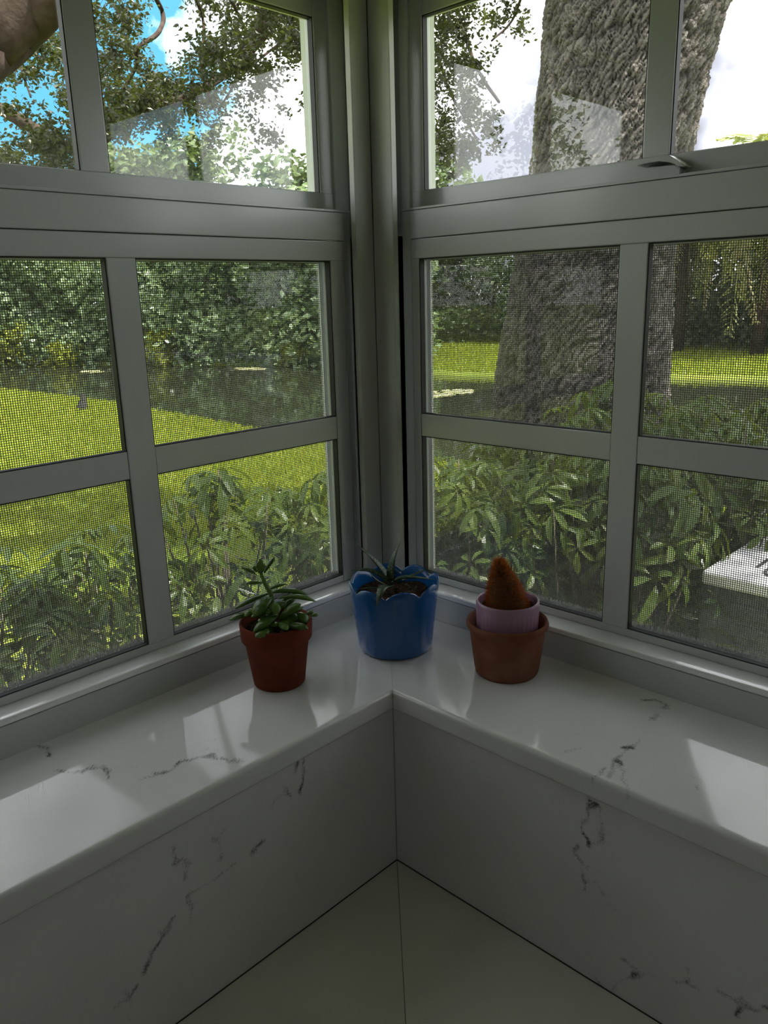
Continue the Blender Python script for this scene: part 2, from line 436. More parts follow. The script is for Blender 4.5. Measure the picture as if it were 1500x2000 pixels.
def panel(name, T, parent, lines, d):
    S_ = np.concatenate([np.linspace(-d + .0006, .62, 210), np.linspace(.66, 2.2, 12)]); Z_ = np.linspace(-.3045, -.0315, 92)
    s, z = np.meshgrid(S_, Z_, indexing='ij')
    V = np.column_stack([s.ravel(), np.full(s.size, d), z.ravel()])
    m = len(Z_)
    i, j = np.meshgrid(np.arange(len(S_) - 1), np.arange(m - 1), indexing='ij')
    F = np.stack([i * m + j, (i + 1) * m + j, (i + 1) * m + j + 1, i * m + j + 1], -1).reshape(-1, 4)
    n = len(V)
    # slab edges
    corners = [0, (len(S_) - 1) * m, (len(S_) - 1) * m + m - 1, m - 1]
    back = [[V[c][0], d + .0055, V[c][2]] for c in corners]
    V = np.vstack([V, back])
    ring = [(corners[0], corners[1], n + 1, n), (corners[1], corners[2], n + 2, n + 1), (corners[2], corners[3], n + 3, n + 2), (corners[3], corners[0], n, n + 3)]
    F = np.vstack([F, ring])
    VW = np.array([T(tuple(v)) for v in V])
    if T is TL: F = F[:, ::-1]
    me = mesh_np(name, VW, F, False)
    Q = np.column_stack([-V[:, 0], V[:, 2]]) if T is TL else V[:, [0, 2]]
    set_attr(me, 'vein', vein_field(Q, lines))
    return link(name, me, parent, MARBLE)
panel('backsplash_panel', TL, wl, PAN_L, .012)
panel('backsplash_panel', TR, wr, PAN_R, .012)
# thin dark sealant line where the panels meet the counter
box('sealant_joint', (-.011, .0108, -.3050), (2.2, .0125, -.3038), BLACK, wl, T=TL)
box('sealant_joint', (-.011, .0108, -.3050), (2.2, .0125, -.3038), BLACK, wr, T=TR)

COUNTER = mat_simple('pale_counter_quartz', (.76, .76, .69), .22, .5, None, (6, (.70, .70, .64)))
def counter(name, T, label):
    g = .0005
    b = bmesh.new()
    bm_prism(b, [(-.017 + g, .017), (2.2, .017), (2.2, -.65), (.65 + g, -.65)], -.335, -.305, T)
    return link(name, from_bm(name, b), None, COUNTER, label=label, cat='countertop')
counter('countertop', TL, 'pale quartz countertop along the left wall, left of the mitred seam')
counter('countertop', TR, 'pale quartz countertop along the right wall, right of the mitred seam')
CAB = mat_simple('cabinet_paint', (.55, .55, .53), .45)
def cabinet(T, label):
    t = empty('base_cabinet', label=label, cat='cabinet')
    s0 = -.012 if T is TR else .64
    box('cabinet_body', (s0, .015, FZ), (2.2, -.60, -.3355), CAB, t, T=T)
    for k in range(3):
        x0 = .68 + k * .5
        box('cabinet_door', (x0 + .005, -.601, FZ + .1), (x0 + .49, -.622, -.36), CAB, t, .003, T=T)
cabinet(TL, 'white base cabinet carrying the left countertop')
cabinet(TR, 'white base cabinet carrying the right countertop')

# eaves outside, over both windows
root = empty('roof', kind='structure', label='roof overhang above both windows', cat='roof')
b = bmesh.new()
bm_prism(b, [(-.64, -4.6), (-.36, -4.6), (-.36, .36), (4.6, .36), (4.6, .63), (-.64, .63)], 1.125, 1.42)
bm_box(b, (-.36, -4.6, 1.36), (4.6, .36, 1.42))
link('soffit', from_bm('soffit', b), root, SOFFIT)

# ================================================================ WINDOWS
WPILE = mat_simple('fuzzy_weatherstrip', (.82, .82, .82), .95, .1, None, (700, (.4, .4, .4)))
JAMB = mat_simple('white_outer_frame', (.62, .64, .64), .4)
SCREEN = mat_simple('grey_fibreglass_mesh', (.06, .062, .062), .6, .3)
def rail(name, T, a, b, root, bev=.0012, mat=None):
    return box(name, a, b, mat or WHITE, root, bev, T=T)

def wires(name, T, s0, s1, d, z0, z1, root, pitch=.0031, w=.00039):
    V = []; F = []
    def wire(a, b, u, v):
        k = len(V)
        for p in (a, b):
            for x, y in ((-1, -1), (1, -1), (1, 1), (-1, 1)):
                V.append(tuple(p[i] + w * (x * u[i] + y * v[i]) for i in range(3)))
        for i in range(4):
            F.append((k + i, k + (i + 1) % 4, k + 4 + (i + 1) % 4, k + 4 + i))
    n = int((s1 - s0) / pitch)
    for i in range(1, n):
        s = s0 + i * pitch
        wire((s, d, z0), (s, d, z1), (1, 0, 0), (0, 1, 0))
    n = int((z1 - z0) / pitch)
    for i in range(1, n):
        z = z0 + i * pitch
        wire((s0, d + .0003, z), (s1, d + .0003, z), (0, 1, 0), (0, 0, 1))
    V = [T(v) for v in V]
    return link(name, mesh_np(name, V, F), root, SCREEN, kind='stuff')

def window(name, T, label):
    e = PRE[T]; d = D0[T]
    root = empty(name, kind='structure', label=label, cat='window')
    E_, SE, I, M0, M1, P2, EN = (e[k] for k in ('edge', 'seam', 'inner', 'm0', 'm1', 'p2', 'end'))
    R = e['riser']
    # frame foot: riser board, sill lip and ledge
    rail('riser_board', T, (-R, R, .0), (EN + .05, R + .045, .0435), root, .0008)
    bm = bmesh.new()
    bm_box(bm, (-R, R - .001, .0445), (EN + .05, d + .016, .054), .0022, 3, T)
    link('sill_ledge', from_bm('sill_ledge', bm), root, LEDGE)
    # outer frame round the whole opening
    for nm, a, b in (('outer_jamb', (E_ - .03, d + .03, -.02), (I - .045, d + .075, 1.08)), ('outer_jamb', (P2 + .03, d + .03, -.02), (EN + .05, d + .075, 1.08)),
                     ('outer_sill', (I - .045, d + .018, -.028), (P2 + .03, d + .05, .030)), ('outer_head', (I - .045, d + .03, 1.03), (P2 + .03, d + .075, 1.08))):
        rail(nm, T, a, b, root, .001, JAMB)
    # lower sash
    ls = empty('lower_sash'); ls.parent = root
    th = .0215
    rail('sash_stile', T, (SE + .0006, d, .0545), (I, d + th, .619), ls)
    rail('stile_lip', T, (E_, d + .0015, .0545), (SE - .0006, d + th, .697), ls)
    rail('sash_stile', T, (P2, d, .0545), (EN, d + th, .619), ls)
    rail('bottom_rail', T, (I, d + .0006, .0545), (P2, d + th, .0665), ls, .001)
    rail('meeting_rail', T, (SE, d - .003, .6505), (EN, d + th, .6945), ls, .0015)
    rail('rail_lip', T, (E_, d - .004, .695), (EN, d + th + .004, .6985), ls, .0006)
    rail('top_rail', T, (SE, d - .001, .6185), (EN, d + th, .6495), ls, .0015)
    rail('vertical_muntin', T, (M0, d + .0004, .0665), (M1, d + .0115, .6185), ls)
    for a, b in ((I + .0004, M0 - .0004), (M1 + .0004, P2 - .0004)):
        rail('horizontal_muntin', T, (a, d + .001, .320), (b, d + .0115, .3592), ls)
    gd = d + .0125
    for a, b in ((I, M0), (M1, P2)):
        for z0, z1 in ((.0665, .320), (.3592, .6185)):
            bm = bmesh.new()
            k = .0016
            for p, q in (((a, d + .0022, z0), (a + k, gd, z1)), ((b - k, d + .0022, z0), (b, gd, z1)), ((a, d + .0022, z0), (b, gd, z0 + k)), ((a, d + .0022, z1 - k), (b, gd, z1))):
                bm_box(bm, p, q, T=T)
            link('gasket', from_bm('gasket', bm), ls, BLACK)
    cm = (M0 + M1) / 2
    for a, b in ((I, cm), (cm, P2)):
        for z0, z1 in ((.0665, .3396), (.3396, .6185)):
            rail('glass_pane', T, (a, gd, z0), (b, gd + .003, z1), ls, 0, GLASS)
    # screen outside the lower sash, with its slim frame and the fuzzy pile strip
    sc = empty('insect_screen'); sc.parent = root
    sd_ = d + .036
    bm = bmesh.new()
    for p, q in (((I - .022, sd_ - .003, .02), (I - .004, sd_ + .005, .66)), ((P2 + .004, sd_ - .003, .02), (P2 + .022, sd_ + .005, .66)), ((I - .004, sd_ - .003, .030), (P2 + .004, sd_ + .005, .038)), ((I - .004, sd_ - .003, .6165), (P2 + .004, sd_ + .005, .66))):
        bm_box(bm, p, q, .001, 1, T)
    link('screen_frame', from_bm('screen_frame', bm), sc, JAMB)
    wires('screen_mesh', T, I - .005, P2 + .005, sd_, .036, .620, sc)
    n = 900
    V = []; F = []
    for q in range(n):                                   # tufts of pile standing along the foot of the glass
        s = I + (P2 - I) * q / n
        for w in range(2):
            h = random.uniform(.006, .0115); dx = random.uniform(-.0012, .0012); dd = gd + .0035 + .007 * random.random()
            k = len(V)
            V += [T((s + dx - .0007, dd, .0655)), T((s + dx + .0007, dd + .001, .0655)), T((s + dx * 2, dd + random.uniform(-.001, .001), .0655 + h))]
            F.append((k, k + 1, k + 2))
    link('weatherstrip_pile', mesh_np('weatherstrip_pile', V, F), ls, WPILE, kind='stuff')
    # upper sash, one track further out
    us = empty('upper_sash'); us.parent = root
    u = d + .035
    UI, U0, U1 = (-.191, .186, .2267) if T is TL else (-.2015, .1885, .2262)
    US = -.2185 if T is TL else -.226
    rail('upper_stile', T, (US - .05, u, .66), (UI, u + th, 1.035), us)
    rail('upper_stile', T, (P2, u, .66), (EN + .02, u + th, 1.035), us)
    rail('upper_bottom_rail', T, (US, u - .0012, .66), (EN, u + th, .7285), us)
    rail('upper_top_rail', T, (UI, u + .0005, .989), (P2, u + th, 1.07), us)
    rail('upper_muntin', T, (U0, u + .0004, .7285), (U1, u + .0115, .989), us)
    ug = u + .0125
    for a, b in ((UI, U0), (U1, P2)):
        bm = bmesh.new(); k = .0016
        for p, q in (((a, u + .0022, .7285), (a + k, ug, .989)), ((b - k, u + .0022, .7285), (b, ug, .989)), ((a, u + .0022, .7285), (b, ug, .7285 + k * .5)), ((a, u + .0022, .989 - k), (b, ug, .989))):
            bm_box(bm, p, q, T=T)
        link('gasket', from_bm('gasket', bm), us, BLACK)
    for a, b in ((UI, (U0 + U1) / 2), ((U0 + U1) / 2, P2)):
        rail('glass_pane', T, (a, ug, .7285), (b, ug + .003, .989), us, 0, GLASS)
    bm = bmesh.new()
    bm_box(bm, (UI - .022, ug + .010, .70), (UI - .008, ug + .03, 1.0), .001, 1, T)
    link('outer_bead', from_bm('outer_bead', bm), us, JAMB)
    rail('head_frame', T, (-R, .21, 1.036), (EN + .05, u + .04, 1.074), root)
    return root
win_l = window('window_1', TL, 'white sash window on the left of the corner post')
win_r = window('window_2', TR, 'white sash window on the right of the corner post')

# two flat corner boards meeting in a hairline seam: the post between the windows
for nm, T, lb in (('trim_3', TL, 'left board of the white corner post'), ('trim_4', TR, 'right board of the white corner post')):
    e = PRE[T]
    R = e['riser'] + .004
    cs = -(PRE[TR if T is TL else TL]['riser'] + .004)
    bm = bmesh.new()
    bm_box(bm, (cs + .0003, R, .0545), (-.2070 if T is TL else -.2095, R + .012, CZ), .0011, 2, T)
    link(nm, from_bm(nm, bm, False), None, WHITE_TRIM, kind='structure', label=lb, cat='corner trim')

# sash lock lever on the right meeting rail
t = empty('sash_lock', (.2, .30, .70), label='white cam lever sash lock on the right window meeting rail', cat='window lock')
bm = bmesh.new()
def TK(p): return (p[0] - .2, p[2] - .30, p[1] - .70)
bm_prism(bm, [(.142, .6985), (.252, .6985), (.252, .7075), (.244, .7125), (.170, .7155), (.158, .7125), (.146, .7045)], .296, .3135, TK)
bmesh.ops.bevel(bm, geom=bm.edges[:], offset=.0012, segments=2, affect='EDGES')
link('lock_body', from_bm('lock_body', bm), t, WHITE)
bm = bmesh.new()
bm_prism(bm, [(.194, .7165), (.226, .7195), (.240, .7165), (.252, .709), (.262, .708), (.252, .716), (.238, .7245), (.226, .7255), (.198, .7225)], .288, .312, TK)
bmesh.ops.bevel(bm, geom=bm.edges[:], offset=.001, segments=2, affect='EDGES')
link('lock_lever', from_bm('lock_lever', bm), t, WHITE)

# ================================================================ POTS ON THE SILL
TERRA = mat_simple('terracotta', (.19, .040, .018), .85, .2, (160, .25, .0006), (26, (.15, .030, .014)))
TERRA2 = mat_simple('weathered_terracotta', (.19, .065, .033), .85, .2, (140, .3, .0006), (18, (.25, .11, .07)))
BLUE = mat_simple('blue_glaze', (.008, .095, .33), .16, .5, (60, .05, .0005), (14, (.010, .115, .38)), .4)
PINK = mat_simple('lilac_glaze', (.42, .24, .36), .3, .5, (80, .1, .0005), (20, (.36, .21, .32)), .2)
SOIL = mat_simple('potting_soil', (.018, .011, .007), .95, .15, (220, .8, .003), (160, (.06, .035, .02)))

def lathe_obj(name, prof, mat, parent, n=72, rfun=None, zfun=None):
    V, F = lathe_np(prof, n, rfun, zfun)
    me = mesh_any(name, V, F)
    bm = bmesh.new(); bm.from_mesh(me)
    bmesh.ops.remove_doubles(bm, verts=bm.verts[:], dist=1e-6)
    bmesh.ops.recalc_face_normals(bm, faces=bm.faces[:])
    bm.to_mesh(me); bm.free()
    me.polygons.foreach_set('use_smooth', [True] * len(me.polygons))
    return link(name, me, parent, mat)

def soil_disc(parent, r, z, n=26, amp=.003, name='soil'):
    V = [(0, 0, z)]; F = []
    rs = np.linspace(0, r, 10)[1:]
    for i, q in enumerate(rs):
        for j in range(n):
            t = 2 * math.pi * j / n
            V.append((q * math.cos(t), q * math.sin(t), z + random.uniform(-amp, amp)))
    for j in range(n):
        F.append((0, 1 + j, 1 + (j + 1) % n))
    for i in range(len(rs) - 1):
        for j in range(n):
            a = 1 + i * n
            F.append((a + j, a + n + j, a + n + (j + 1) % n, a + (j + 1) % n))
    o = link(name, mesh_any(name, V, F), parent, SOIL)
    # loose lumps of bark and grit
    b = bmesh.new()
    for q in range(60):
        t = random.uniform(0, 6.28); rr = r * math.sqrt(random.random()) * .93; s = random.uniform(.0012, .003)
        mat = Matrix.Translation((rr * math.cos(t), rr * math.sin(t), z + .001)) @ Euler((random.random() * 3, random.random() * 3, 0)).to_matrix().to_4x4() @ Matrix.Diagonal((s * 1.5, s, s * .8, 1))
        bmesh.ops.create_icosphere(b, subdivisions=1, radius=1, matrix=mat)
    link('soil_lumps', from_bm('soil_lumps', b), parent, mat_simple('bark_grit', (.07, .04, .025), .9, .2, None, (300, (.16, .11, .08))), kind='stuff')
    return o

# --- terracotta pot with a jade-like succulent
SUCM = mat_leaf('succulent_leaf', [(.065, .14, .022), (.095, .19, .03), (.12, .22, .035)], .22, .15, (.3, .5, .05), 'object')
SUCS = mat_leaf('succulent_stem', [(.12, .2, .04), (.15, .24, .05)], .4, .3, (.5, .7, .1), 'object')
t1 = empty('potted_succulent', (-.1514, -.0895, 0), label='small terracotta pot with a leggy green fleshy-leaved succulent', cat='potted plant')
H = .1003
lathe_obj('terracotta_pot', [(.0, .006), (.030, .006), (.034, .009), (.0492, H - .006), (.0500, H - .001), (.0512, H), (.0532, H - .0005), (.0540, H - .003),
    (.0528, H - .026), (.0522, H - .0275), (.0500, H - .0288), (.0478, H - .0295), (.0392, .006), (.0385, .002), (.037, 0), (0, 0)], TERRA, t1)
soil_disc(t1, .047, .086)
SUCC=[(-0.0277,-0.0090,0.1675, -0.0462,-0.0226,0.1792, 0.0073),(-0.0209,-0.0065,0.1690, -0.0204,-0.0052,0.1898, 0.0107),(-0.0242,0.0009,0.1726, -0.0342,0.0038,0.1877, 0.0067),(-0.0197,-0.0007,0.1690, -0.0123,0.0154,0.1925, 0.0087),(-0.0304,-0.0053,0.1691, -0.0403,-0.0032,0.1773, 0.0067),(-0.0171,-0.0061,0.1556, -0.0335,-0.0258,0.1574, 0.0080),(-0.0140,0.0012,0.1440, -0.0011,0.0247,0.1500, 0.0080),(-0.0145,0.0011,0.1374, -0.0554,-0.0345,0.1143, 0.0120),(-0.0106,0.0027,0.1392, 0.0246,0.0443,0.1356, 0.0113),(0.0023,0.0043,0.1329, 0.0462,0.0418,0.1307, 0.0100),(0.0020,-0.0058,0.1377, -0.0022,-0.0395,0.1170, 0.0227),(0.0063,-0.0067,0.1320, 0.0270,-0.0165,0.1213, 0.0120),(0.0046,0.0021,0.1289, 0.0176,0.0033,0.1216, 0.0160),(0.0135,-0.0038,0.1059, 0.0411,0.0155,0.1316, 0.0200),(0.0184,-0.0070,0.1154, 0.0132,-0.0517,0.1024, 0.0147),(0.0185,-0.0191,0.0981, 0.0247,-0.0564,0.0984, 0.0147),(0.0213,-0.0109,0.1052, 0.0520,-0.0200,0.1053, 0.0107),(0.0270,-0.0045,0.0996, 0.0694,0.0040,0.1047, 0.0127),(0.0304,0.0186,0.1137, 0.0497,0.0202,0.1029, 0.0147),(0.0334,0.0330,0.1060, 0.0341,0.0439,0.1100, 0.0080),(0.0386,0.0348,0.1049, 0.0452,0.0461,0.1063, 0.0080),(-0.0243,-0.0270,0.1110, -0.0462,-0.0509,0.1043, 0.0120),(-0.0176,-0.0241,0.1170, -0.0231,-0.0397,0.1127, 0.0120),(-0.0131,-0.0074,0.1038, -0.0367,-0.0100,0.1116, 0.0120),(0.0129,0.0095,0.1119, 0.0279,0.0217,0.1056, 0.0120),(-0.0106,0.0012,0.1201, -0.0274,0.0060,0.1301, 0.0107),(-0.0010,0.0157,0.1260, 0.0027,0.0414,0.1271, 0.0107),]
SSTEM= [(0.004,-0.006,0.095),(-0.002,-0.003,0.118),(-0.007,-0.000,0.137),(-0.015,-0.002,0.151),(-0.023,-0.004,0.168)]
def fleshy(name, P0, P1, w, parent, mat, thick=.42, bend=.12):
    P0 = np.array(P0); P1 = np.array(P1); ax = P1 - P0; Ln = np.linalg.norm(ax); ax = ax / Ln
    up = np.array([0, 0, 1.]) if abs(ax[2]) < .9 else np.array([.7, -.7, 0])
    side = np.cross(ax, up); side /= np.linalg.norm(side); nrm = np.cross(side, ax)
    n = 10; k = 10; V = []; F = []
    for i in range(n + 1):
        t = i / n
        r = w * .80 * (math.sin(math.pi * min(1, t ** .85 * .93 + .07)) ** .62) * (.45 + .75 * t if t < .7 else .975)
        if i == n: r = .0003
        c = P0 + ax * Ln * t + nrm * (bend * Ln * (math.sin(math.pi * t) - .6 * t * t))
        for j in range(k):
            a = 2 * math.pi * j / k
            V.append(c + side * r * math.cos(a) + nrm * r * thick * (math.sin(a) if math.sin(a) < 0 else .75 * math.sin(a)))
    for i in range(n):
        for j in range(k):
            F.append((i * k + j, i * k + (j + 1) % k, (i + 1) * k + (j + 1) % k, (i + 1) * k + j))
    F.append(tuple(range(k))[::-1]); F.append(tuple(n * k + j for j in range(k)))
    return link(name, mesh_any(name, V, F), parent, mat)
V, F = tube_np(smooth_path(SSTEM), np.linspace(.0042, .0026, 21), 8)
link('stem', mesh_any('stem', V, F), t1, SUCS, label='pale green upright stem')
for q in SUCC:
    fleshy('leaf', q[0:3], q[3:6], q[6], t1, SUCM, .6, random.uniform(.02, .1))
for k in range(17):                                       # the low rosette over the soil
    a = k * 2.399 + .4; r0, r1 = .010, random.uniform(.026, .043); z0 = random.uniform(.094, .116)
    fleshy('leaf', (r0 * math.cos(a), r0 * math.sin(a), z0), (r1 * math.cos(a), r1 * math.sin(a), z0 + random.uniform(-.002, .012)), random.uniform(.010, .014), t1, SUCM, .6, .08)

# --- blue scalloped planter with a small aloe
t2 = empty('potted_aloe', (-.1029, .1165, 0), label='glossy blue planter with scalloped rim holding a small spiky aloe', cat='potted plant')
AZ0 = math.atan2(-.7664 - .1165, .7392 + .1029)       # the side that faces the room
def scal(th):
    a = (th - AZ0 - math.radians(11)) / (2 * math.pi) * 8
    f = abs((a + .5) % 1 - .5) * 2                     # 0 at a lobe's crown, 1 in the notch
    return (1 - f * f) ** .75 if f < 1 else 0
BH = .1075
prof = [(0, .007), (.050, .007), (.0555, .012), (.0600, .05), (.0665, .098), (.0690, BH - .002), (.0705, BH), (.0722, BH - .002), (.0710, .098), (.0655, .05), (.0618, .016), (.0605, .007), (.058, .002), (.054, 0), (0, 0)]
def zf(r, z, th, i):
    k = 1.0 if z > .1 else (.8 if z > .09 else (.0 if z > .06 else 0))
    return z + (.0135 * scal(th) - .001) * k
def rf(r, z, th, i):
    return r + (.0012 * scal(th) if z > .09 else 0)
lathe_obj('scalloped_planter', prof, BLUE, t2, 160, rf, zf)
soil_disc(t2, .064, .092)
ALM, ant, ab, ao = new_mat('aloe_leaf')
vt = ant.nodes.new('ShaderNodeTexVoronoi'); vt.inputs['Scale'].default_value = 330
tcn = ant.nodes.new('ShaderNodeTexCoord'); rn = ant.nodes.new('ShaderNodeValToRGB')
rn.color_ramp.elements[0].position = .16; rn.color_ramp.elements[0].color = (.42, .5, .36, 1); rn.color_ramp.elements[1].position = .3; rn.color_ramp.elements[1].color = (.032, .070, .030, 1)
ant.links.new(tcn.outputs['Object'], vt.inputs['Vector']); ant.links.new(vt.outputs[0], rn.inputs[0]); ant.links.new(rn.outputs[0], ab.inputs['Base Color'])
ab.inputs['Roughness'].default_value = .42
ALOE=[([(-0.006,-0.004,0.114),(-0.032,-0.009,0.141),(-0.063,-0.020,0.168)],0.0106),([(-0.004,-0.003,0.115),(-0.006,0.006,0.145),(-0.003,0.021,0.177)],0.0113),([(-0.004,-0.006,0.113),(-0.026,-0.024,0.131),(-0.050,-0.048,0.134)],0.0113),([(-0.002,-0.006,0.108),(0.017,0.006,0.122),(0.060,0.039,0.119)],0.0106),([(0.009,0.011,0.114),(0.017,0.035,0.120),(0.025,0.057,0.125)],0.0063),([(0.002,-0.011,0.108),(0.022,-0.045,0.110),(0.038,-0.077,0.101)],0.0127),([(-0.004,-0.011,0.103),(-0.016,-0.035,0.108),(-0.029,-0.059,0.110)],0.0039),([(-0.010,-0.012,0.109),(-0.020,-0.019,0.116),(-0.031,-0.025,0.128)],0.0035),([(-0.003,-0.007,0.108),(-0.004,-0.011,0.117),(-0.011,-0.020,0.128)],0.0085),]
def blade(name, pts, w, parent, mat):
    P = smooth_path(pts, 7); n = len(P); V = []; F = []
    up = np.array([0, 0, 1.])
    for i in range(n):
        t = P[min(i + 1, n - 1)] - P[max(i - 1, 0)]; t /= np.linalg.norm(t)
        s = np.cross(t, up); s /= np.linalg.norm(s) + 1e-6; nr = np.cross(s, t)
        r = w * .5 * max(.03, (1 - (i / (n - 1)) ** 2.3))
        tooth = 1 + .10 * (i % 2)
        for a, b in ((-1 * tooth, .45), (-.6, .0), (0, -.35), (.6, .0), (1 * tooth, .45), (0, .12)):
            V.append(P[i] + s * r * a + nr * r * b)
    for i in range(n - 1):
        for j in range(6):
            F.append((i * 6 + j, i * 6 + (j + 1) % 6, (i + 1) * 6 + (j + 1) % 6, (i + 1) * 6 + j))
    F.append((0, 1, 2, 3, 4, 5)[::-1]); F.append(tuple((n - 1) * 6 + j for j in range(6)))
    return link(name, mesh_any(name, V, F), parent, mat)
for pts, w in ALOE:
    if pts[2] == (0.038, -0.077, 0.101): pts = [pts[0], (.029, -.058, .1215), (.039, -.080, .104)]
    blade('leaf', pts, w * 1.3, t2, ALM)

# --- wider terracotta pot, and the lilac cup with a cactus nested in it
t3 = empty('terracotta_pot', (.0875, .1624, 0), label='weathered terracotta pot with rolled rim holding a lilac cup', cat='pot')
H2 = .0852
lathe_obj('pot_body', [(0, .006), (.040, .006), (.0445, .009), (.0535, H2 - .012), (.0560, H2 - .004), (.0585, H2 + .0005), (.0605, H2 - .0010), (.0619, H2 - .005), (.0612, H2 - .009), (.0588, H2 - .0122),
    (.0568, H2 - .0145), (.0562, H2 - .02), (.0492, .010), (.0478, .004), (.0455, 0.0), (0, 0)], TERRA2, t3)
t4 = empty('potted_cactus', (.0875, .1624, .0062), label='lilac fluted cup with a rust-brown bristly cactus, nested in terracotta pot', cat='potted plant')
PH = .111
def rfl(r, z, th, i):
    return r + (.0009 * abs(math.sin(th * 18)) if (.02 < z < PH - .016 and r > .04) else 0)
lathe_obj('fluted_cup', [(0, .004), (.036, .004), (.0385, .008), (.0432, PH - .004), (.0440, PH - .0008), (.0452, PH), (.0466, PH - .001), (.0472, PH - .004), (.0470, PH - .012), (.0462, PH - .017), (.0461, PH - .02), (.0448, PH - .05), (.0420, .02), (.0405, .005), (.039, 0), (0, 0)], PINK, t4, 144, rfl)
soil_disc(t4, .0425, PH - .014)
CACT = mat_simple('cactus_flesh', (.10, .045, .012), .8)
SPM = mat_leaf('cactus_bristle', [(.20, .045, .006), (.30, .08, .008), (.13, .028, .006), (.38, .14, .02)], .5, .45, (.8, .20, .015))
lean = np.array([-.0135 * .721, -.0135 * .692])
prof = [(.0, .070), (.0, .0), (.0095, .066), (.0135, .055), (.018, .042), (.0235, .022), (.0275, .002), (.027, -.012)]
pv = [(.0005, .069), (.0055, .066), (.0088, .059), (.0122, .051), (.0168, .041), (.0215, .028), (.0255, .013), (.0285, -.002), (.029, -.014)]
V, F = lathe_np(pv, 24)
z00 = PH - .008
def lz(z): return max(0, z) / .07
V = [(x + lean[0] * lz(z), y + lean[1] * lz(z), z + z00) for x, y, z in V]
link('cactus_body', mesh_any('cactus_body', V, F), t4, CACT)
V = []; F = []
pz_ = np.array([p[1] for p in pv[::-1]]); pr_ = np.array([p[0] for p in pv[::-1]])
for q in range(5200):
    z = -.012 + .0815 * random.random() ** 1.15
    r = float(np.interp(z, pz_, pr_)); th = random.uniform(0, 6.2832)
    c = np.array([r * math.cos(th) + lean[0] * lz(z), r * math.sin(th) + lean[1] * lz(z), z + z00])
    upk = .35 + .9 * max(0, (z - .045) / .025)
    dr = np.array([math.cos(th), math.sin(th), upk]) + RNG.normal(0, .35, 3); dr /= np.linalg.norm(dr)
    ln = random.uniform(.004, .0125); s = np.cross(dr, RNG.normal(0, 1, 3)); s /= np.linalg.norm(s)
    k = len(V); V += [c - s * .00028, c + s * .00028, c + dr * ln]; F.append((k, k + 1, k + 2))
link('bristles', mesh_np('bristles', V, F), t4, SPM, kind='stuff')

# ================================================================ OUTDOORS
GRASSB = mat_simple('lawn_soil', (.12, .175, .024), .95, .1, (30, .5, .02), (.8, (.17, .20, .03)))
BANK = None
def far_y(x):
    return np.interp(x, [-60, -28.6, -17.5, -12, -5, 10, 90], [4.0, 10.3, 15.6, 14.8, 17.4, 18.5, 20])
def near_y(x):
    return np.interp(x, [-60, -19, -14, -8, -2, 10, 90], [6.2, 6.5, 6.8, 6.4, 6.2, 6.0, 6])
def ground_z(x, y):
    x = np.asarray(x, float); y = np.asarray(y, float)
    base = np.where(y < 4, -1.24, -1.24 - .06 * np.clip((y - 4) / 2.2, 0, 1))
    a = y - near_y(x); b = far_y(x) - y
    ins = np.minimum(a, b)
    dip = np.clip((ins + .12) / .5, 0, 1)
    far = -1.36 + .022 * np.clip(-b, 0, 40) + .02
    z = np.where(b < .6, far, base)
    return z * (1 - dip) + (-2.2) * dip
gx = np.concatenate([np.arange(-100, -60, 3.0), np.arange(-60, -22, 1.0), np.arange(-22, 3, .22), np.arange(3, 90, 1.5)])
gy = np.concatenate([np.arange(-100, -40, 3.0), np.arange(-40, -4, 1.2), np.arange(-4, 24, .20), np.arange(24, 60, 1.2)])
X, Y = np.meshgrid(gx, gy, indexing='ij')
Z = ground_z(X, Y) + .015 * vnoise(np.column_stack([X.ravel(), Y.ravel(), 0 * X.ravel()]), .8).reshape(X.shape)
Vg = np.column_stack([X.ravel(), Y.ravel(), Z.ravel()]); m = len(gy)
i, j = np.meshgrid(np.arange(len(gx) - 1), np.arange(m - 1), indexing='ij')
Fg = np.stack([i * m + j, (i + 1) * m + j, (i + 1) * m + j + 1, i * m + j + 1], -1).reshape(-1, 4)
cen = Vg[Fg].mean(1)
keep = ~((cen[:, 0] > -.5) & (cen[:, 1] < .5) & (cen[:, 0] < 4.5) & (cen[:, 1] > -4.5))
link('lawn', mesh_np('lawn', Vg, Fg[keep], True), None, GRASSB, kind='structure', label='sunlit green lawn sloping to the pond and beyond it', cat='lawn')

wm, wnt, wbb, woo = new_mat('pond_water')
wbb.inputs['Base Color'].default_value = (.022, .026, .014, 1); wbb.inputs['Roughness'].default_value = .04; wbb.inputs['IOR'].default_value = 1.33
add_bump(wnt, wbb, 1.6, .30, .02, 3, 'Object', (1, 1, 1))
wx = np.linspace(-60, 90, 90); V = []; F = []
for x in wx:
    V += [(x, float(near_y(x)) - .6, -1.42), (x, float(far_y(x)) + .6, -1.42)]
for k in range(len(wx) - 1):
    F.append((2 * k, 2 * k + 2, 2 * k + 3, 2 * k + 1))
link('pond', mesh_any('pond', V, F, False), None, wm, kind='structure', label='dark still pond mirroring the hedge on its far bank', cat='pond')

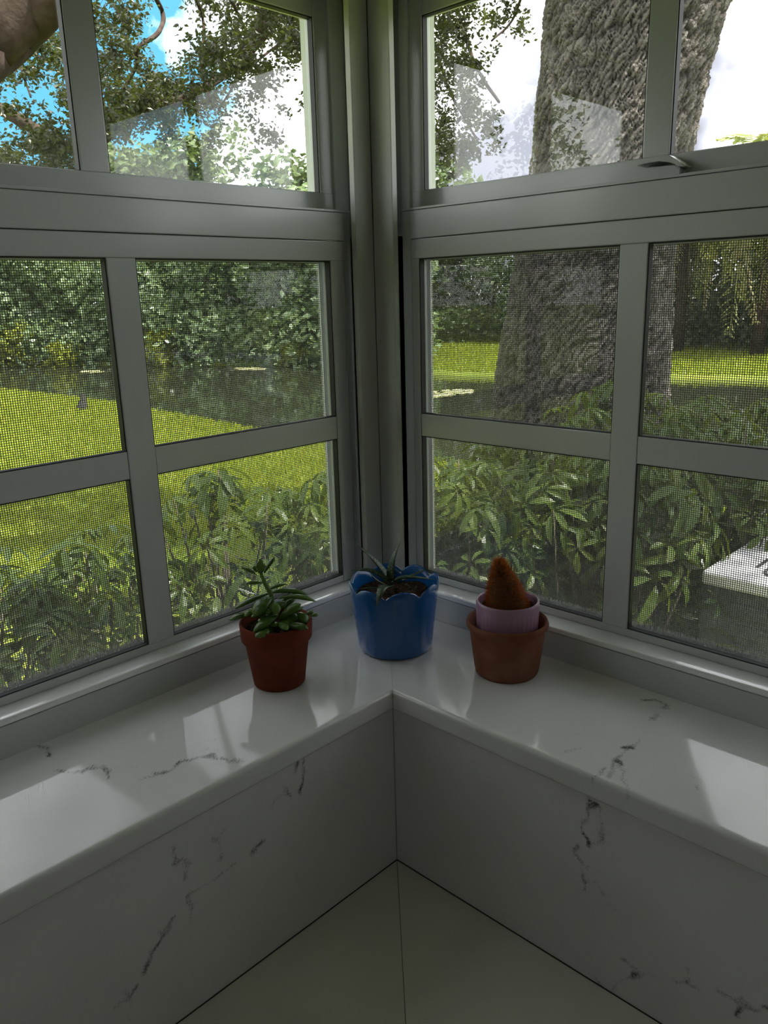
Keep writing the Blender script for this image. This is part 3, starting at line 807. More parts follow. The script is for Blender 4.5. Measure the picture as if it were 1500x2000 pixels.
# grass blades
GRM = mat_leaf('grass_blade', [(.16, .23, .02), (.25, .295, .028), (.35, .345, .04), (.19, .265, .022)], .5, .5, (.36, .43, .03), 'island', .3)
def grass(name, n, xr, yr, label, hs, parent=None, cond=None):
    x = RNG.uniform(*xr, n); y = RNG.uniform(*yr, n)
    ok = (near_y(x) - y > .05) | (y - far_y(x) > .25)
    ok &= ~((x > -.45) & (y < .45))
    if cond is not None: ok &= cond(x, y)
    x = x[ok]; y = y[ok]; n = len(x)
    d = np.hypot(x - .74, y + .77)
    h = RNG.uniform(.03, .06, n) * (hs + d * .05); w = .004 * (1 + d * .30)
    th = RNG.uniform(0, 6.28, n); z = ground_z(x, y) - .005
    lx = RNG.normal(0, .35, n) * h; ly = RNG.normal(0, .35, n) * h
    a = np.column_stack([x - w * np.cos(th), y - w * np.sin(th), z]); b = np.column_stack([x + w * np.cos(th), y + w * np.sin(th), z]); c = np.column_stack([x + lx, y + ly, z + h])
    V = np.stack([a, b, c], 1).reshape(-1, 3); F = np.arange(3 * n).reshape(-1, 3)
    return link(name, mesh_np(name, V, F), parent, GRM, kind='stuff', label=label, cat='grass')
grass('grass', 150000, (-21, -1.0), (-4.0, 6.9), 'bright green mown grass on the near bank of the pond', 1.0)
grass('grass', 60000, (-24, 2), (14.5, 27), 'bright green mown grass on the far bank of the pond', 1.4)

# generic leafy mass: (n,3) points -> bent leaf quads, each leaf its own island
def leaf_cloud(P, size, jitter=.35, aspect=.5, up=.0, bend=.25):
    n = len(P)
    s = size * RNG.uniform(1 - jitter, 1 + jitter, n)
    d = RNG.normal(0, 1, (n, 3)); d[:, 2] = d[:, 2] * .6 - up; d /= np.linalg.norm(d, axis=1)[:, None]
    e = np.cross(d, RNG.normal(0, 1, (n, 3))); e /= np.linalg.norm(e, axis=1)[:, None] + 1e-9
    nn = np.cross(d, e)
    L = d * s[:, None]; Wd = e * (s * aspect * .5)[:, None]; B = nn * (s * bend)[:, None]
    base = P; mid = P + L * .5 + B * .35; tip = P + L
    V = np.stack([base, mid + Wd, tip, mid - Wd], 1).reshape(-1, 3)
    q = np.arange(n)[:, None] * 4
    F = np.concatenate([q + np.array([[0, 1, 2]]), q + np.array([[0, 2, 3]])])
    return V, F

def blob_points(c, r, n, shell=.55):
    d = RNG.normal(0, 1, (n, 3)); d /= np.linalg.norm(d, axis=1)[:, None]
    q = (shell + (1 - shell) * RNG.random(n)) ** (1 / 1.5)
    return np.asarray(c) + d * q[:, None] * np.asarray(r)

# --- the live oak
def worley(U, s=0):
    I = np.floor(U).astype(np.int64); f1 = np.full(len(U), 9.0); f2 = np.full(len(U), 9.0); cid = np.zeros(len(U))
    for dx in (-1, 0, 1):
        for dy in (-1, 0, 1):
            cx = I[:, 0] + dx; cy = I[:, 1] + dy; z = np.zeros_like(cx)
            px = cx + .1 + .8 * h3(cx, cy, z, s); py = cy + .1 + .8 * h3(cx, cy, z, s + 5)
            d = np.hypot(U[:, 0] - px, U[:, 1] - py)
            new = d < f1
            f2 = np.where(new, f1, np.minimum(f2, d)); cid = np.where(new, h3(cx, cy, z, s + 9), cid); f1 = np.where(new, d, f1)
    return f1, f2, cid

bk, bnt, bb, bo = new_mat('oak_bark')
at = bnt.nodes.new('ShaderNodeAttribute'); at.attribute_name = 'plate'
r = bnt.nodes.new('ShaderNodeValToRGB'); r.color_ramp.elements[0].color = (.016, .014, .012, 1); r.color_ramp.elements[1].color = (.23, .215, .205, 1)
e = r.color_ramp.elements.new(.5); e.color = (.10, .092, .086, 1)
bnt.links.new(at.outputs['Fac'], r.inputs[0])
tcn = bnt.nodes.new('ShaderNodeTexCoord'); ns = bnt.nodes.new('ShaderNodeTexNoise'); ns.inputs['Scale'].default_value = 2.2; ns.inputs['Detail'].default_value = 4
bnt.links.new(tcn.outputs['Object'], ns.inputs['Vector'])
r2 = bnt.nodes.new('ShaderNodeValToRGB'); r2.color_ramp.elements[0].position = .4; r2.color_ramp.elements[0].color = (.85, .82, .8, 1); r2.color_ramp.elements[1].position = .62; r2.color_ramp.elements[1].color = (1.1, 1.05, 1.02, 1)
bnt.links.new(ns.outputs[0], r2.inputs[0])
mx = bnt.nodes.new('ShaderNodeMix'); mx.data_type = 'RGBA'; mx.blend_type = 'MULTIPLY'; mx.inputs[0].default_value = 1
bnt.links.new(r.outputs[0], mx.inputs[6]); bnt.links.new(r2.outputs[0], mx.inputs[7]); bnt.links.new(mx.outputs[2], bb.inputs['Base Color'])
bb.inputs['Roughness'].default_value = .9; bb.inputs['Specular IOR Level'].default_value = .15
add_bump(bnt, bb, 60, 1.0, .03, 8)
BARK2 = mat_simple('branch_bark', (.036, .023, .019), .95, .1, (30, .6, .01), (12, (.060, .043, .037)))

TRUNK=[(-1.691,3.831,2.099,0.479),(-1.727,3.812,1.824,0.459),(-1.754,3.797,1.523,0.451),(-1.775,3.786,1.335,0.446),(-1.837,3.751,0.815,0.445),(-1.859,3.738,0.368,0.483),(-1.880,3.726,0.024,0.515),(-1.883,3.724,-0.234,0.544),]
LIMBS=[(0.130,[(-3.169,0.772,1.579),(-3.317,1.058,1.782),(-2.959,1.085,1.847),(-2.708,1.200,2.016)]),(0.050,[(-5.787,1.766,2.023),(-5.943,2.041,2.010),(-5.572,2.111,1.828),(-5.299,2.292,1.652),(-5.543,2.592,1.769),(-5.530,2.774,1.898),(-5.104,2.760,1.957),(-4.923,3.081,2.076),(-4.993,3.615,2.405),(-4.660,3.843,2.738)]),(0.020,[(-4.765,2.690,2.687),(-4.931,2.892,2.582),(-4.694,2.684,2.370),(-4.628,2.472,2.223),(-4.942,2.638,2.201),(-5.084,2.547,2.011)]),(0.015,[(-4.604,2.935,2.669),(-4.770,3.130,2.536),(-4.539,2.917,2.168),(-4.374,2.860,1.901)]),(0.012,[(-4.069,2.823,2.514),(-4.195,3.067,2.349),(-3.917,2.916,2.048),(-3.709,2.907,1.857)]),(0.012,[(-3.889,3.359,2.337),(-4.221,3.354,2.310),(-4.140,2.955,2.034),(-4.096,2.733,1.806)]),(0.012,[(-5.202,1.871,2.344),(-5.414,2.004,2.189),(-5.113,1.911,1.929)]),(0.020,[(-3.391,4.252,2.785),(-3.462,4.514,2.528),(-3.181,4.338,2.136),(-2.949,4.302,1.858)]),(0.015,[(-3.673,4.408,2.486),(-3.713,4.697,2.112),(-3.363,4.577,1.712)]),(0.012,[(-2.932,4.598,2.682),(-3.159,4.741,2.505),(-3.095,4.403,2.295)]),]
oak = empty('oak_tree', (-1.9, 3.73, -1.25), label='huge live oak with rugged grey bark standing close outside the right window', cat='tree')
OO = np.array([-1.9, 3.73, -1.25])
tr = sorted([tuple(q) for q in TRUNK], key=lambda q: q[2])
tr = [(tr[0][0] - .01, tr[0][1], -1.4, .80), (tr[0][0], tr[0][1], -1.0, .63)] + [tr[0]] + tr[1:] + [(-1.60, 3.87, 2.6, .52), (-1.4, 3.95, 3.3, .60)]
tz = np.array([q[2] for q in tr]); NU, NV = 380, 470
zz = np.linspace(-1.4, 3.3, NV); th = np.linspace(0, 2 * np.pi, NU, endpoint=False)
cxs = np.interp(zz, tz, [q[0] for q in tr]); cys = np.interp(zz, tz, [q[1] for q in tr]); rs = np.interp(zz, tz, [q[3] for q in tr])
k = np.ones(15) / 15
sm = lambda a: np.convolve(np.pad(a, 7, mode='edge'), k, 'valid')
cxs, cys, rs = sm(cxs), sm(cys), sm(rs)
TH, ZZ = np.meshgrid(th, zz, indexing='xy')
TH = TH.ravel(); ZZ = ZZ.ravel(); R0 = np.repeat(rs, NU)
arc = TH / (2 * np.pi) * 3.0                              # unrolled girth, closes after a whole number of cells
circ = np.column_stack([np.cos(TH), np.sin(TH), ZZ * 1.2])
wob = fbm(circ, 3.0, 3, 2)
tilt = .42                                                # plates run up the trunk on a slant
u = arc - .60 * ZZ + .034 * wob + .010 * fbm(circ, 14, 2, 41)
v = ZZ + .03 * fbm(circ, 5.0, 2, 31)
NC = 108
U = np.column_stack([(u * NC / 3.0), v * 7.0])
Uw = np.column_stack([np.mod(U[:, 0], NC), U[:, 1]])
f1, f2, cid = worley(Uw, 1)
gap = np.clip((f2 - f1) / .34, 0, 1)
ridge = gap ** .7
g1, g2, cid2 = worley(np.column_stack([np.mod(u * 190 / 3.0, 190), v * 26]) , 8)
ridge2 = np.clip((g2 - g1) / .4, 0, 1)
fine = fbm(np.column_stack([np.cos(TH) * R0, np.sin(TH) * R0, ZZ * .6]), 26, 3, 7)
big = fbm(circ, 1.6, 2, 12)
R1 = R0 + (.022 * (ridge - .6) + .010 * (ridge2 - .5)) + .010 * fine + .022 * big + .008 * (cid - .5)
V = np.column_stack([np.repeat(cxs, NU) + R1 * np.cos(TH), np.repeat(cys, NU) + R1 * np.sin(TH), ZZ]) - OO
i, j = np.meshgrid(np.arange(NV - 1), np.arange(NU), indexing='ij')
F = np.stack([i * NU + j, i * NU + (j + 1) % NU, (i + 1) * NU + (j + 1) % NU, (i + 1) * NU + j], -1).reshape(-1, 4)
me = mesh_np('trunk', V, F, True)
set_attr(me, 'plate', np.clip(-.12 + .72 * ridge + .20 * ridge2 + .26 * (cid - .5) + .12 * fine, 0, 1))
link('trunk', me, oak, bk)
for rad, pts in LIMBS:
    P = smooth_path(pts, 6)
    Vt, Ft = tube_np(P - OO, np.linspace(rad, rad * .55, len(P)), 10 if rad > .03 else 6)
    Vt = np.array(Vt); nrm = fbm(Vt, 14, 3, 4)
    Vt = Vt * 1.0 + np.column_stack([nrm, nrm * .6, nrm * .8]) * rad * .18
    link('branch', mesh_any('branch', Vt, Ft), oak, BARK2)
# limbs that carry the crown above the roof, joining the branches in view to the trunk
for pts, r0, r1 in (([(-1.5, 3.9, 3.0), (-2.4, 3.2, 3.6), (-3.2, 2.2, 3.3), (-3.1, 1.25, 2.15), (-3.2, .85, 1.68)], .30, .14),
                    ([(-1.6, 3.9, 3.1), (-3.0, 4.2, 3.9), (-4.4, 4.0, 3.2), (-5.0, 3.6, 2.4)], .22, .06),
                    ([(-1.4, 3.95, 3.2), (-.6, 3.0, 4.6), (.4, 2.2, 5.6)], .30, .08), ([(-1.4, 3.95, 3.2), (-1.2, 5.2, 4.8), (-1.4, 6.6, 5.6)], .28, .08),
                    ([(-3.0, 4.2, 3.9), (-3.4, 4.4, 3.2), (-3.45, 4.3, 2.7)], .06, .02), ([(-3.2, 2.2, 3.3), (-4.0, 2.4, 3.2), (-4.6, 2.6, 2.75)], .08, .02)):
    P = smooth_path(pts, 6)
    Vt, Ft = tube_np(P - OO, np.linspace(r0, r1, len(P)), 12)
    link('branch', mesh_any('branch', Vt, Ft), oak, BARK2)
OAK_CLUMPS=[(-5.68,2.23,1.82,0.21),(-4.28,1.63,1.41,0.17),(-5.77,2.55,1.96,0.13),(-5.25,1.98,2.16,0.18),(-4.87,1.51,2.04,0.21),(-5.61,2.39,2.38,0.13),(-4.22,1.61,1.99,0.21),(-6.12,2.18,2.40,0.21),(-5.32,1.79,1.52,0.19),(-5.62,1.86,1.59,0.22),(-4.80,2.06,2.05,0.14),(-4.88,1.62,2.18,0.18),(-5.00,1.50,1.69,0.15),(-4.75,1.96,1.87,0.17),(-5.95,2.52,2.57,0.12),(-4.25,1.63,1.47,0.20),(-4.31,1.45,1.66,0.12),(-4.71,1.47,1.43,0.20),(-4.79,2.01,1.50,0.16),(-4.47,1.60,1.55,0.19),(-4.27,1.67,1.47,0.21),(-5.47,1.80,2.10,0.21),(-5.32,1.83,1.56,0.15),(-4.43,1.52,1.98,0.13),(-4.53,1.71,1.39,0.12),(-4.86,2.14,1.87,0.14),(-5.08,1.92,1.63,0.16),(-4.44,1.28,1.41,0.17),(-5.47,2.38,2.38,0.21),(-4.44,1.65,1.54,0.16),(-4.60,2.16,1.79,0.17),(-5.53,3.26,2.08,0.17),(-4.83,2.50,1.98,0.15),(-4.65,2.41,2.44,0.22),(-4.73,2.74,2.09,0.15),(-5.44,2.65,2.56,0.21),(-5.38,2.73,2.05,0.19),(-4.59,2.46,1.91,0.19),(-5.38,2.71,2.35,0.19),(-5.19,2.56,1.84,0.18),(-4.54,2.08,2.03,0.19),(-5.13,2.65,1.97,0.20),(-5.31,2.70,2.18,0.20),(-5.55,2.81,2.03,0.19),(-4.77,2.74,1.79,0.17),(-5.72,2.79,2.06,0.17),(-5.21,2.85,2.10,0.14),(-5.06,2.84,2.21,0.16),(-5.07,2.72,2.01,0.19),(-4.85,2.31,2.46,0.19),(-5.16,2.53,2.08,0.12),(-4.08,2.10,2.19,0.13),(-4.36,2.18,2.30,0.12),(-5.05,2.65,2.37,0.18),(-4.07,1.91,1.63,0.16),(-4.24,2.07,2.07,0.20),(-5.13,2.90,2.19,0.15),(-5.03,2.96,2.06,0.22),(-5.21,3.32,2.10,0.19),(-5.11,2.88,2.14,0.19),(-4.91,3.22,1.80,0.17),(-4.30,2.77,2.04,0.19),(-5.06,3.05,2.16,0.21),(-4.65,2.58,1.90,0.16),(-5.32,3.55,2.17,0.21),(-5.51,3.32,2.23,0.18),(-5.59,3.21,2.20,0.18),(-4.55,2.44,1.85,0.19),(-5.33,3.06,2.14,0.21),(-4.83,2.40,1.87,0.21),(-4.55,2.84,2.00,0.15),(-4.88,3.25,2.09,0.18),(-4.26,3.45,2.37,0.13),(-3.90,3.29,2.44,0.15),(-4.06,2.89,2.27,0.15),(-3.24,2.68,2.03,0.14),(-4.58,3.46,2.25,0.16),(-4.15,2.66,2.11,0.17),(-3.87,3.18,2.23,0.19),(-4.56,3.39,2.55,0.14),(-3.50,2.45,1.92,0.19),(-3.60,2.95,2.23,0.18),(-3.74,3.32,2.49,0.16),(-3.52,2.68,2.21,0.17),(-3.46,2.96,2.39,0.19),(-3.20,2.69,1.99,0.18),(-4.01,3.62,2.11,0.12),(-4.00,3.47,2.55,0.20),(-3.60,2.97,2.39,0.19),(-4.06,2.74,2.20,0.13),(-3.39,2.71,2.33,0.15),(-4.32,2.88,2.59,0.18),(-3.69,3.24,2.47,0.15),(-4.56,3.64,2.54,0.15),(-3.72,2.40,2.02,0.17),(-4.09,3.12,2.10,0.17),(-3.78,2.64,2.15,0.18),(-3.62,2.79,2.36,0.15),(-4.16,3.48,2.61,0.17),(-3.62,2.36,2.01,0.13),(-4.47,3.57,2.66,0.16),(-3.43,2.43,1.92,0.18),(-4.89,3.25,2.75,0.17),(-4.82,3.41,2.79,0.17),(-3.99,3.44,2.58,0.15),(-4.30,3.02,2.46,0.15),(-4.49,3.41,2.11,0.11),(-4.31,3.69,1.99,0.10),(-4.27,3.43,1.90,0.09),(-3.72,2.56,1.88,0.07),(-4.14,3.63,1.94,0.07),(-4.17,3.21,1.72,0.10),(-3.51,2.70,1.84,0.08),(-4.57,3.46,2.03,0.08),(-3.61,2.59,1.78,0.09),(-3.43,2.44,1.67,0.13),(-4.31,3.23,1.73,0.11),(-3.46,2.64,1.54,0.11),(-3.42,4.35,2.39,0.13),(-3.00,3.73,2.49,0.13),(-3.01,3.97,2.09,0.14),(-3.32,4.44,2.60,0.18),(-3.44,4.22,2.60,0.20),(-3.42,4.82,2.62,0.12),(-3.25,3.87,2.22,0.12),(-3.07,4.22,2.13,0.15),(-3.70,4.45,2.80,0.16),(-2.61,4.05,2.45,0.12),(-2.91,3.84,2.48,0.15),(-2.76,3.55,2.38,0.20),(-3.17,3.92,2.34,0.16),(-2.94,3.54,2.31,0.16),(-3.14,4.80,2.46,0.14),(-3.35,3.94,2.37,0.17),(-3.37,4.39,2.42,0.19),(-3.50,4.47,2.56,0.14),(-2.90,3.53,2.30,0.18),(-2.57,3.87,2.29,0.13),(-3.16,3.98,2.56,0.17),(-3.42,4.29,2.71,0.12),(-3.19,3.85,2.01,0.11),(-3.48,4.35,2.12,0.14),(-3.31,4.49,1.93,0.14),(-3.38,4.24,1.82,0.17),(-2.92,3.87,1.76,0.16),(-2.83,3.55,1.97,0.11),(-3.08,3.77,1.78,0.10),(-2.68,3.59,1.75,0.10),(-3.68,4.39,2.14,0.17),(-3.10,4.03,2.05,0.13),(-3.34,4.13,2.23,0.16),(-3.16,4.18,2.15,0.11),(-3.55,4.65,2.11,0.16),(-3.74,4.45,2.19,0.13),(-3.51,4.35,1.63,0.15),(-3.32,4.17,1.33,0.09),(-2.73,3.60,1.46,0.16),(-3.35,3.92,1.50,0.15),(-3.05,3.77,1.61,0.10),(-3.46,4.36,1.67,0.10),(-3.75,4.57,1.79,0.15),(-3.05,4.02,1.45,0.09),(-2.71,3.59,1.43,0.09),(-3.75,4.41,1.52,0.10),(-3.32,4.34,1.66,0.15),(-3.09,3.94,1.37,0.08),(-2.72,3.86,1.66,0.07),(-2.87,3.99,1.95,0.07),(-2.92,4.12,1.67,0.10),(-3.11,4.52,1.64,0.08),(-2.87,4.08,1.62,0.08),(-2.78,4.00,1.72,0.05),(-3.15,4.28,1.89,0.09)]

OAKL = mat_leaf('oak_leaf', [(.017, .022, .007), (.025, .033, .008), (.033, .041, .009), (.028, .028, .011)], .38, .34, (.11, .13, .017))
pts = []; tw = []
for x, y, z, r in OAK_CLUMPS:
    n = int(185 * (r / .15) ** 2)
    # leaves sit along short twigs that radiate from the clump's heart
    c = np.array([x, y, z])
    for q in range(max(4, int(n / 13))):
        d = RNG.normal(0, 1, 3); d[2] -= .25; d /= np.linalg.norm(d)
        ln = r * RNG.uniform(.6, 1.25)
        tt = RNG.random(13) ** .7
        pts.append(c + d * (tt * ln)[:, None] + RNG.normal(0, .018, (13, 3)))
        tw.append((c, c + d * ln))
P = np.concatenate(pts)
Vl, Fl = leaf_cloud(P - OO, .036, .35, .55, .2)
link('foliage', mesh_np('foliage', Vl, Fl), oak, OAKL, kind='stuff', label='small dark leaves of the low hanging sprays')
V = []; F = []
for a, b in tw:
    s = np.array([.0022, 0, 0]); q = np.array([0, .0022, 0]); k = len(V)
    V += list(np.array([a - s - OO, a + s - OO, b - OO, a + q - OO])); F += [(k, k + 1, k + 2), (k, k + 3, k + 2)]
link('twigs', mesh_np('twigs', V, F), oak, BARK2, kind='stuff')
# the high crown above the frame
pts = []
for q in range(13):
    a = RNG.uniform(0, 6.28); rr = 3.6 * math.sqrt(RNG.random())
    c = (-.2 + rr * math.cos(a), 5.2 + .85 * rr * math.sin(a), RNG.uniform(4.3, 6.6))
    if math.hypot(c[0] - .74, c[1] + .77) * .60 + .56 > c[2] - .6: continue
    if c[0] > -1.2 and c[1] < 1.5: continue
    pts.append(blob_points(c, (1.0, 1.0, .5), 420, .3))
for q in range(3):                                        # unseen leaf clumps added so their shade dapples the shrubs
    pts.append(blob_points((RNG.uniform(1.6, 2.8), RNG.uniform(2.6, 3.8), RNG.uniform(4.6, 6.2)), (.8, .8, .4), 330, .3))
Vl, Fl = leaf_cloud(np.concatenate(pts) - OO, .15, .35, .6, .2)
link('foliage', mesh_np('foliage', Vl, Fl), oak, OAKL, kind='stuff')

# --- shrubs under the windows, with whorled leaves
def whorl(name, n, L, wd, droop, mat):
    V = []; F = []
    for k in range(n):
        a = 2 * math.pi * (k + random.uniform(-.2, .2)) / n; l = L * random.uniform(.75, 1.1); ca, sa = math.cos(a), math.sin(a)
        b = len(V); st = .18 * l
        prof = ((st, 0.0, 0), (st + .25 * l, .62, .05), (st + .58 * l, 1.0, .0), (st + .84 * l, .78, -.10), (st + l, 0.02, -.22))
        for q, w, z in prof:
            hz = droop * -(q / l) ** 2 * l * .5 + z * l * .4
            w2 = w * wd * l * .5
            V.append((q * ca - w2 * sa, q * sa + w2 * ca, hz + w2 * .35)); V.append((q * ca, q * sa, hz)); V.append((q * ca + w2 * sa, q * sa - w2 * ca, hz + w2 * .35))
        for i in range(4):
            o = b + 3 * i
            F += [(o, o + 1, o + 4, o + 3), (o + 1, o + 2, o + 5, o + 4)]
    me = mesh_any(name, V, F, False)
    me.materials.append(mat)
    return me
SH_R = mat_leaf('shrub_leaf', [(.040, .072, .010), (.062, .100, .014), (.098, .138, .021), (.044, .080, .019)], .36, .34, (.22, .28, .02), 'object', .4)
SH_S = mat_leaf('shaded_inner_leaf', [(.014, .026, .006), (.026, .044, .009), (.045, .068, .012)], .4, .30, (.14, .19, .02), 'island')  # same leaf darkened: shade inside the shrub put into the colour
SH_T = mat_simple('shrub_stem', (.10, .085, .05), .8)
whorls = [whorl('leaf', n, L, w, dr, SH_R) for n, L, w, dr in ((6, .078, .36, .6), (7, .070, .34, 1.0), (5, .092, .34, 1.2), (6, .062, .38, .4), (8, .074, .31, .9))]

def shrub(x, y, top, rx, ry, nleaf, label, seed, inner=800):
    rnd = random.Random(seed)
    gz = float(ground_z(x, y))
    root = empty('garden_shrub', (x, y, gz), label=label, cat='shrub', group='leafy shrubs under the windows')
    h = top - gz
    tips = []
    for k in range(nleaf):
        a = rnd.uniform(0, 6.283); q = rnd.random()
        el = rnd.uniform(-.35, 1.0)
        lump = 1 + .22 * math.sin(3 * a + seed) + rnd.uniform(-.16, .14)
        rr = math.sqrt(max(0, 1 - max(0, el) ** 2)) * lump
        z = h * (.52 + .48 * el * rnd.uniform(.86, 1.06))
        p = Vector((rx * rr * math.cos(a), ry * rr * math.sin(a), max(.08, z)))
        out = Vector((math.cos(a) * rr, math.sin(a) * rr, .55 + max(0, el)))
        o = bpy.data.objects.new('leaf', rnd.choice(whorls))
        COL.objects.link(o); o.parent = root
        e = (out + Vector((rnd.gauss(0, .3), rnd.gauss(0, .3), rnd.gauss(0, .2)))).to_track_quat('Z', 'X').to_euler()
        o.rotation_euler = e; o.location = p; sc = rnd.uniform(.75, 1.2); o.scale = (sc, sc, sc)
        tips.append(p)
    V = []; F = []
    for p in tips[:46]:
        base = (rnd.uniform(-.12, .12), rnd.uniform(-.12, .12), -.02)
        mid = (p.x * .45 + base[0] * .4, p.y * .45 + base[1] * .4, p.z * .55)
        v, f = tube_np([base, mid, tuple(p)], [.008, .006, .003], 4)
        k = len(V); V += list(v); F += [tuple(i + k for i in q) for q in f]
    link('stems', mesh_any('stems', V, F), root, SH_T, kind='stuff')
    n = inner
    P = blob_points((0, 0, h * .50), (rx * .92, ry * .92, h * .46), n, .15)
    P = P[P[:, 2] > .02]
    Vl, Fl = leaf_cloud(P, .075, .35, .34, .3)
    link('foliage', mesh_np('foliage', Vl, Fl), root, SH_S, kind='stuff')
    return root


# --- grey outdoor unit beside the right window
t = empty('air_conditioner', (.3, 2.1, -1.22), label='grey outdoor air conditioner cabinet with pale top, outside the right window', cat='air conditioner')
ACG = mat_simple('grey_steel_cabinet', (.050, .053, .060), .5, .5, (60, .2, .001), (25, (.085, .088, .095)))
ACT = mat_simple('pale_steel_top', (.62, .62, .63), .4)
ACD = mat_simple('dark_grille', (.03, .03, .032), .5)
def ab(nm, a, b, mt, bev=.004): 
    o = [a[k] - (.3, 2.1, -1.22)[k] for k in range(3)]; q = [b[k] - (.3, 2.1, -1.22)[k] for k in range(3)]
    return box(nm, o, q, mt, t, bev)
ax0, ax1, ay0, ay1 = -.20, .80, 1.63, 2.62
ab('concrete_pad', (ax0 - .06, ay0 - .06, -1.26), (ax1 + .06, ay1 + .06, -1.17), mat_simple('concrete', (.42, .41, .39), .9, .2, (50, .4, .003)), .006)
ab('cabinet_body', (ax0 + .012, ay0 + .012, -1.17), (ax1 - .012, ay1 - .012, -.345), ACG)
for k in range(11):                                       # louvred sides
    z = -1.10 + k * .067
    ab('louver', (ax0 + .09, ay0 + .004, z), (ax1 - .09, ay0 + .016, z + .040), ACG, .003)
    ab('louver', (ax0 + .004, ay0 + .09, z), (ax0 + .016, ay1 - .09, z + .040), ACG, .003)
for x, y in ((ax0, ay0), (ax1 - .05, ay0), (ax0, ay1 - .05), (ax1 - .05, ay1 - .05)):
    ab('corner_post', (x, y, -1.17), (x + .05, y + .05, -.345), ACG, .008)
ab('top_cover', (ax0 - .004, ay0 - .004, -.345), (ax1 + .004, ay1 + .004, -.300), ACT, .010)
for x0, x1 in ((-.09, -.078),):                           # pressed grooves across the cover
    ab('pressed_groove', (x0, ay0 + .13, -.3005), (x1, ay1 - .15, -.2992), ACD, 0)
V, F = [], []
def ring(cx, cy, r0, r1, z0, z1, n=48):
    k = len(V)
    for j in range(n):
        a = 2 * math.pi * j / n
        for r_, z_ in ((r0, z0), (r0, z1), (r1, z1), (r1, z0)):
            V.append((cx + r_ * math.cos(a), cy + r_ * math.sin(a), z_))
    for j in range(n):
        for q in range(4):
            F.append((k + 4 * j + q, k + 4 * j + (q + 1) % 4, k + 4 * ((j + 1) % n) + (q + 1) % 4, k + 4 * ((j + 1) % n) + q))
for r_ in (.10, .17, .24, .31):
    ring(.05, .02, r_, r_ + .010, .921, .932)
link('fan_guard', mesh_any('fan_guard', V, F, False), t, ACD)
V, F = [], []
ring(-.30 + .0, -.36, .046, .054, .920, .926, 32); ring(-.285, -.36, .012, .022, .920, .928, 16); ring(-.32, -.36, .006, .012, .920, .928, 12)
link('service_port', mesh_any('service_port', V, F, False), t, ACD)

# --- banks: hedge trees beyond the pond
FARL = mat_leaf('far_leaf', [(.122, .188, .085), (.188, .263, .131), (.263, .338, .188), (.140, .216, .094)], .26, .30, (.30, .40, .10), 'island', .8)
FARD = mat_leaf('far_dark_leaf', [(.042, .067, .034), (.067, .097, .046), (.092, .121, .059)], .4, .25, (.16, .22, .05))
TALL = mat_leaf('tall_tree_leaf', [(.045, .08, .022), (.075, .115, .035), (.11, .15, .05), (.06, .095, .028)], .35, .25, (.14, .19, .04))
YELL = mat_leaf('yellow_green_leaf', [(.215, .254, .029), (.293, .321, .039), (.156, .215, .029)], .4, .45, (.5, .5, .04))
def far_tree(name, x, y, h, rx, n, mat, label, cat, leaf=.22, seed=0, trunk=True, z0=None, low=.0, group=None):
    gz = float(ground_z(x, y)) if z0 is None else z0
    root = empty(name, (x, y, gz), label=label, cat=cat, group=group)
    pts = []
    rnd = np.random.default_rng(seed + 100)
    nb = 16
    for k in range(nb):
        a = rnd.uniform(0, 6.28); q = math.sqrt(rnd.random()) * .72
        zc = h * (low + (1 - low) * rnd.uniform(.12, .86))
        sq = math.sqrt(max(.1, 1 - ((zc / h - .45) / .62) ** 2))
        c = (rx * q * sq * math.cos(a), rx * q * sq * math.sin(a), zc)
        rr = rx * rnd.uniform(.32, .48)
        pts.append(blob_points(c, (rr, rr, min(rr, h * .22)), n // nb, .6))
    if low == 0:                                           # leaves down to the ground
        a = rnd.uniform(0, 6.28, n // 5); q = np.sqrt(rnd.random(n // 5)) * rx
        pts.append(np.column_stack([q * np.cos(a), q * np.sin(a), rnd.random(n // 5) * h * .32]))
    P = np.concatenate(pts); P = P[P[:, 2] > -.02]
    Vl, Fl = leaf_cloud(P, leaf, .4, .6, .1)
    link('foliage', mesh_np('foliage', Vl, Fl), root, mat, kind='stuff')
    if trunk:
        Vt, Ft = tube_np([(0, 0, -.1), (.1, .05, h * .35), (-.05, .1, h * .7)], [.14, .11, .05], 7)
        link('trunk', mesh_any('trunk', Vt, Ft), root, BARK2)
    return root

SPOTS = [(-1.52, -.50, -.10, .40, .42, 'dark leafy shrub outside the left window, farthest from the corner'),
    (-1.60, -.08, -.12, .42, .42, 'leafy shrub outside the left window, second from its far end'),
    (-1.62, .35, -.16, .42, .42, 'leafy shrub against the lawn outside the left window, behind the terracotta pot'),
    (-1.52, .78, -.03, .40, .40, 'leafy shrub outside the left window, second from the corner post'),
    (-1.22, 1.12, .00, .40, .40, 'leafy shrub outside the left window, nearest the corner post'),
    (-.86, 1.20, .05, .38, .36, 'leafy shrub close outside the right window, nearest the corner post'),
    (-.98, 1.75, .06, .42, .40, 'leafy shrub in front of the foot of the oak, left half'),
    (-.52, 1.55, .10, .38, .36, 'leafy shrub close outside the right window, behind the cactus'),
    (-.85, 2.32, .20, .44, .42, 'tall leafy shrub hiding the foot of the oak, right half'),
    (-.42, 2.15, .16, .34, .40, 'leafy shrub beside the left end of the air conditioner'),
    (-.30, 2.98, .16, .44, .34, 'leafy shrub behind the left corner of the air conditioner'),
    (.35, 3.10, .04, .46, .36, 'leafy shrub behind the middle of the air conditioner'),
    (.98, 3.10, .04, .42, .36, 'leafy shrub behind the right end of the air conditioner')]
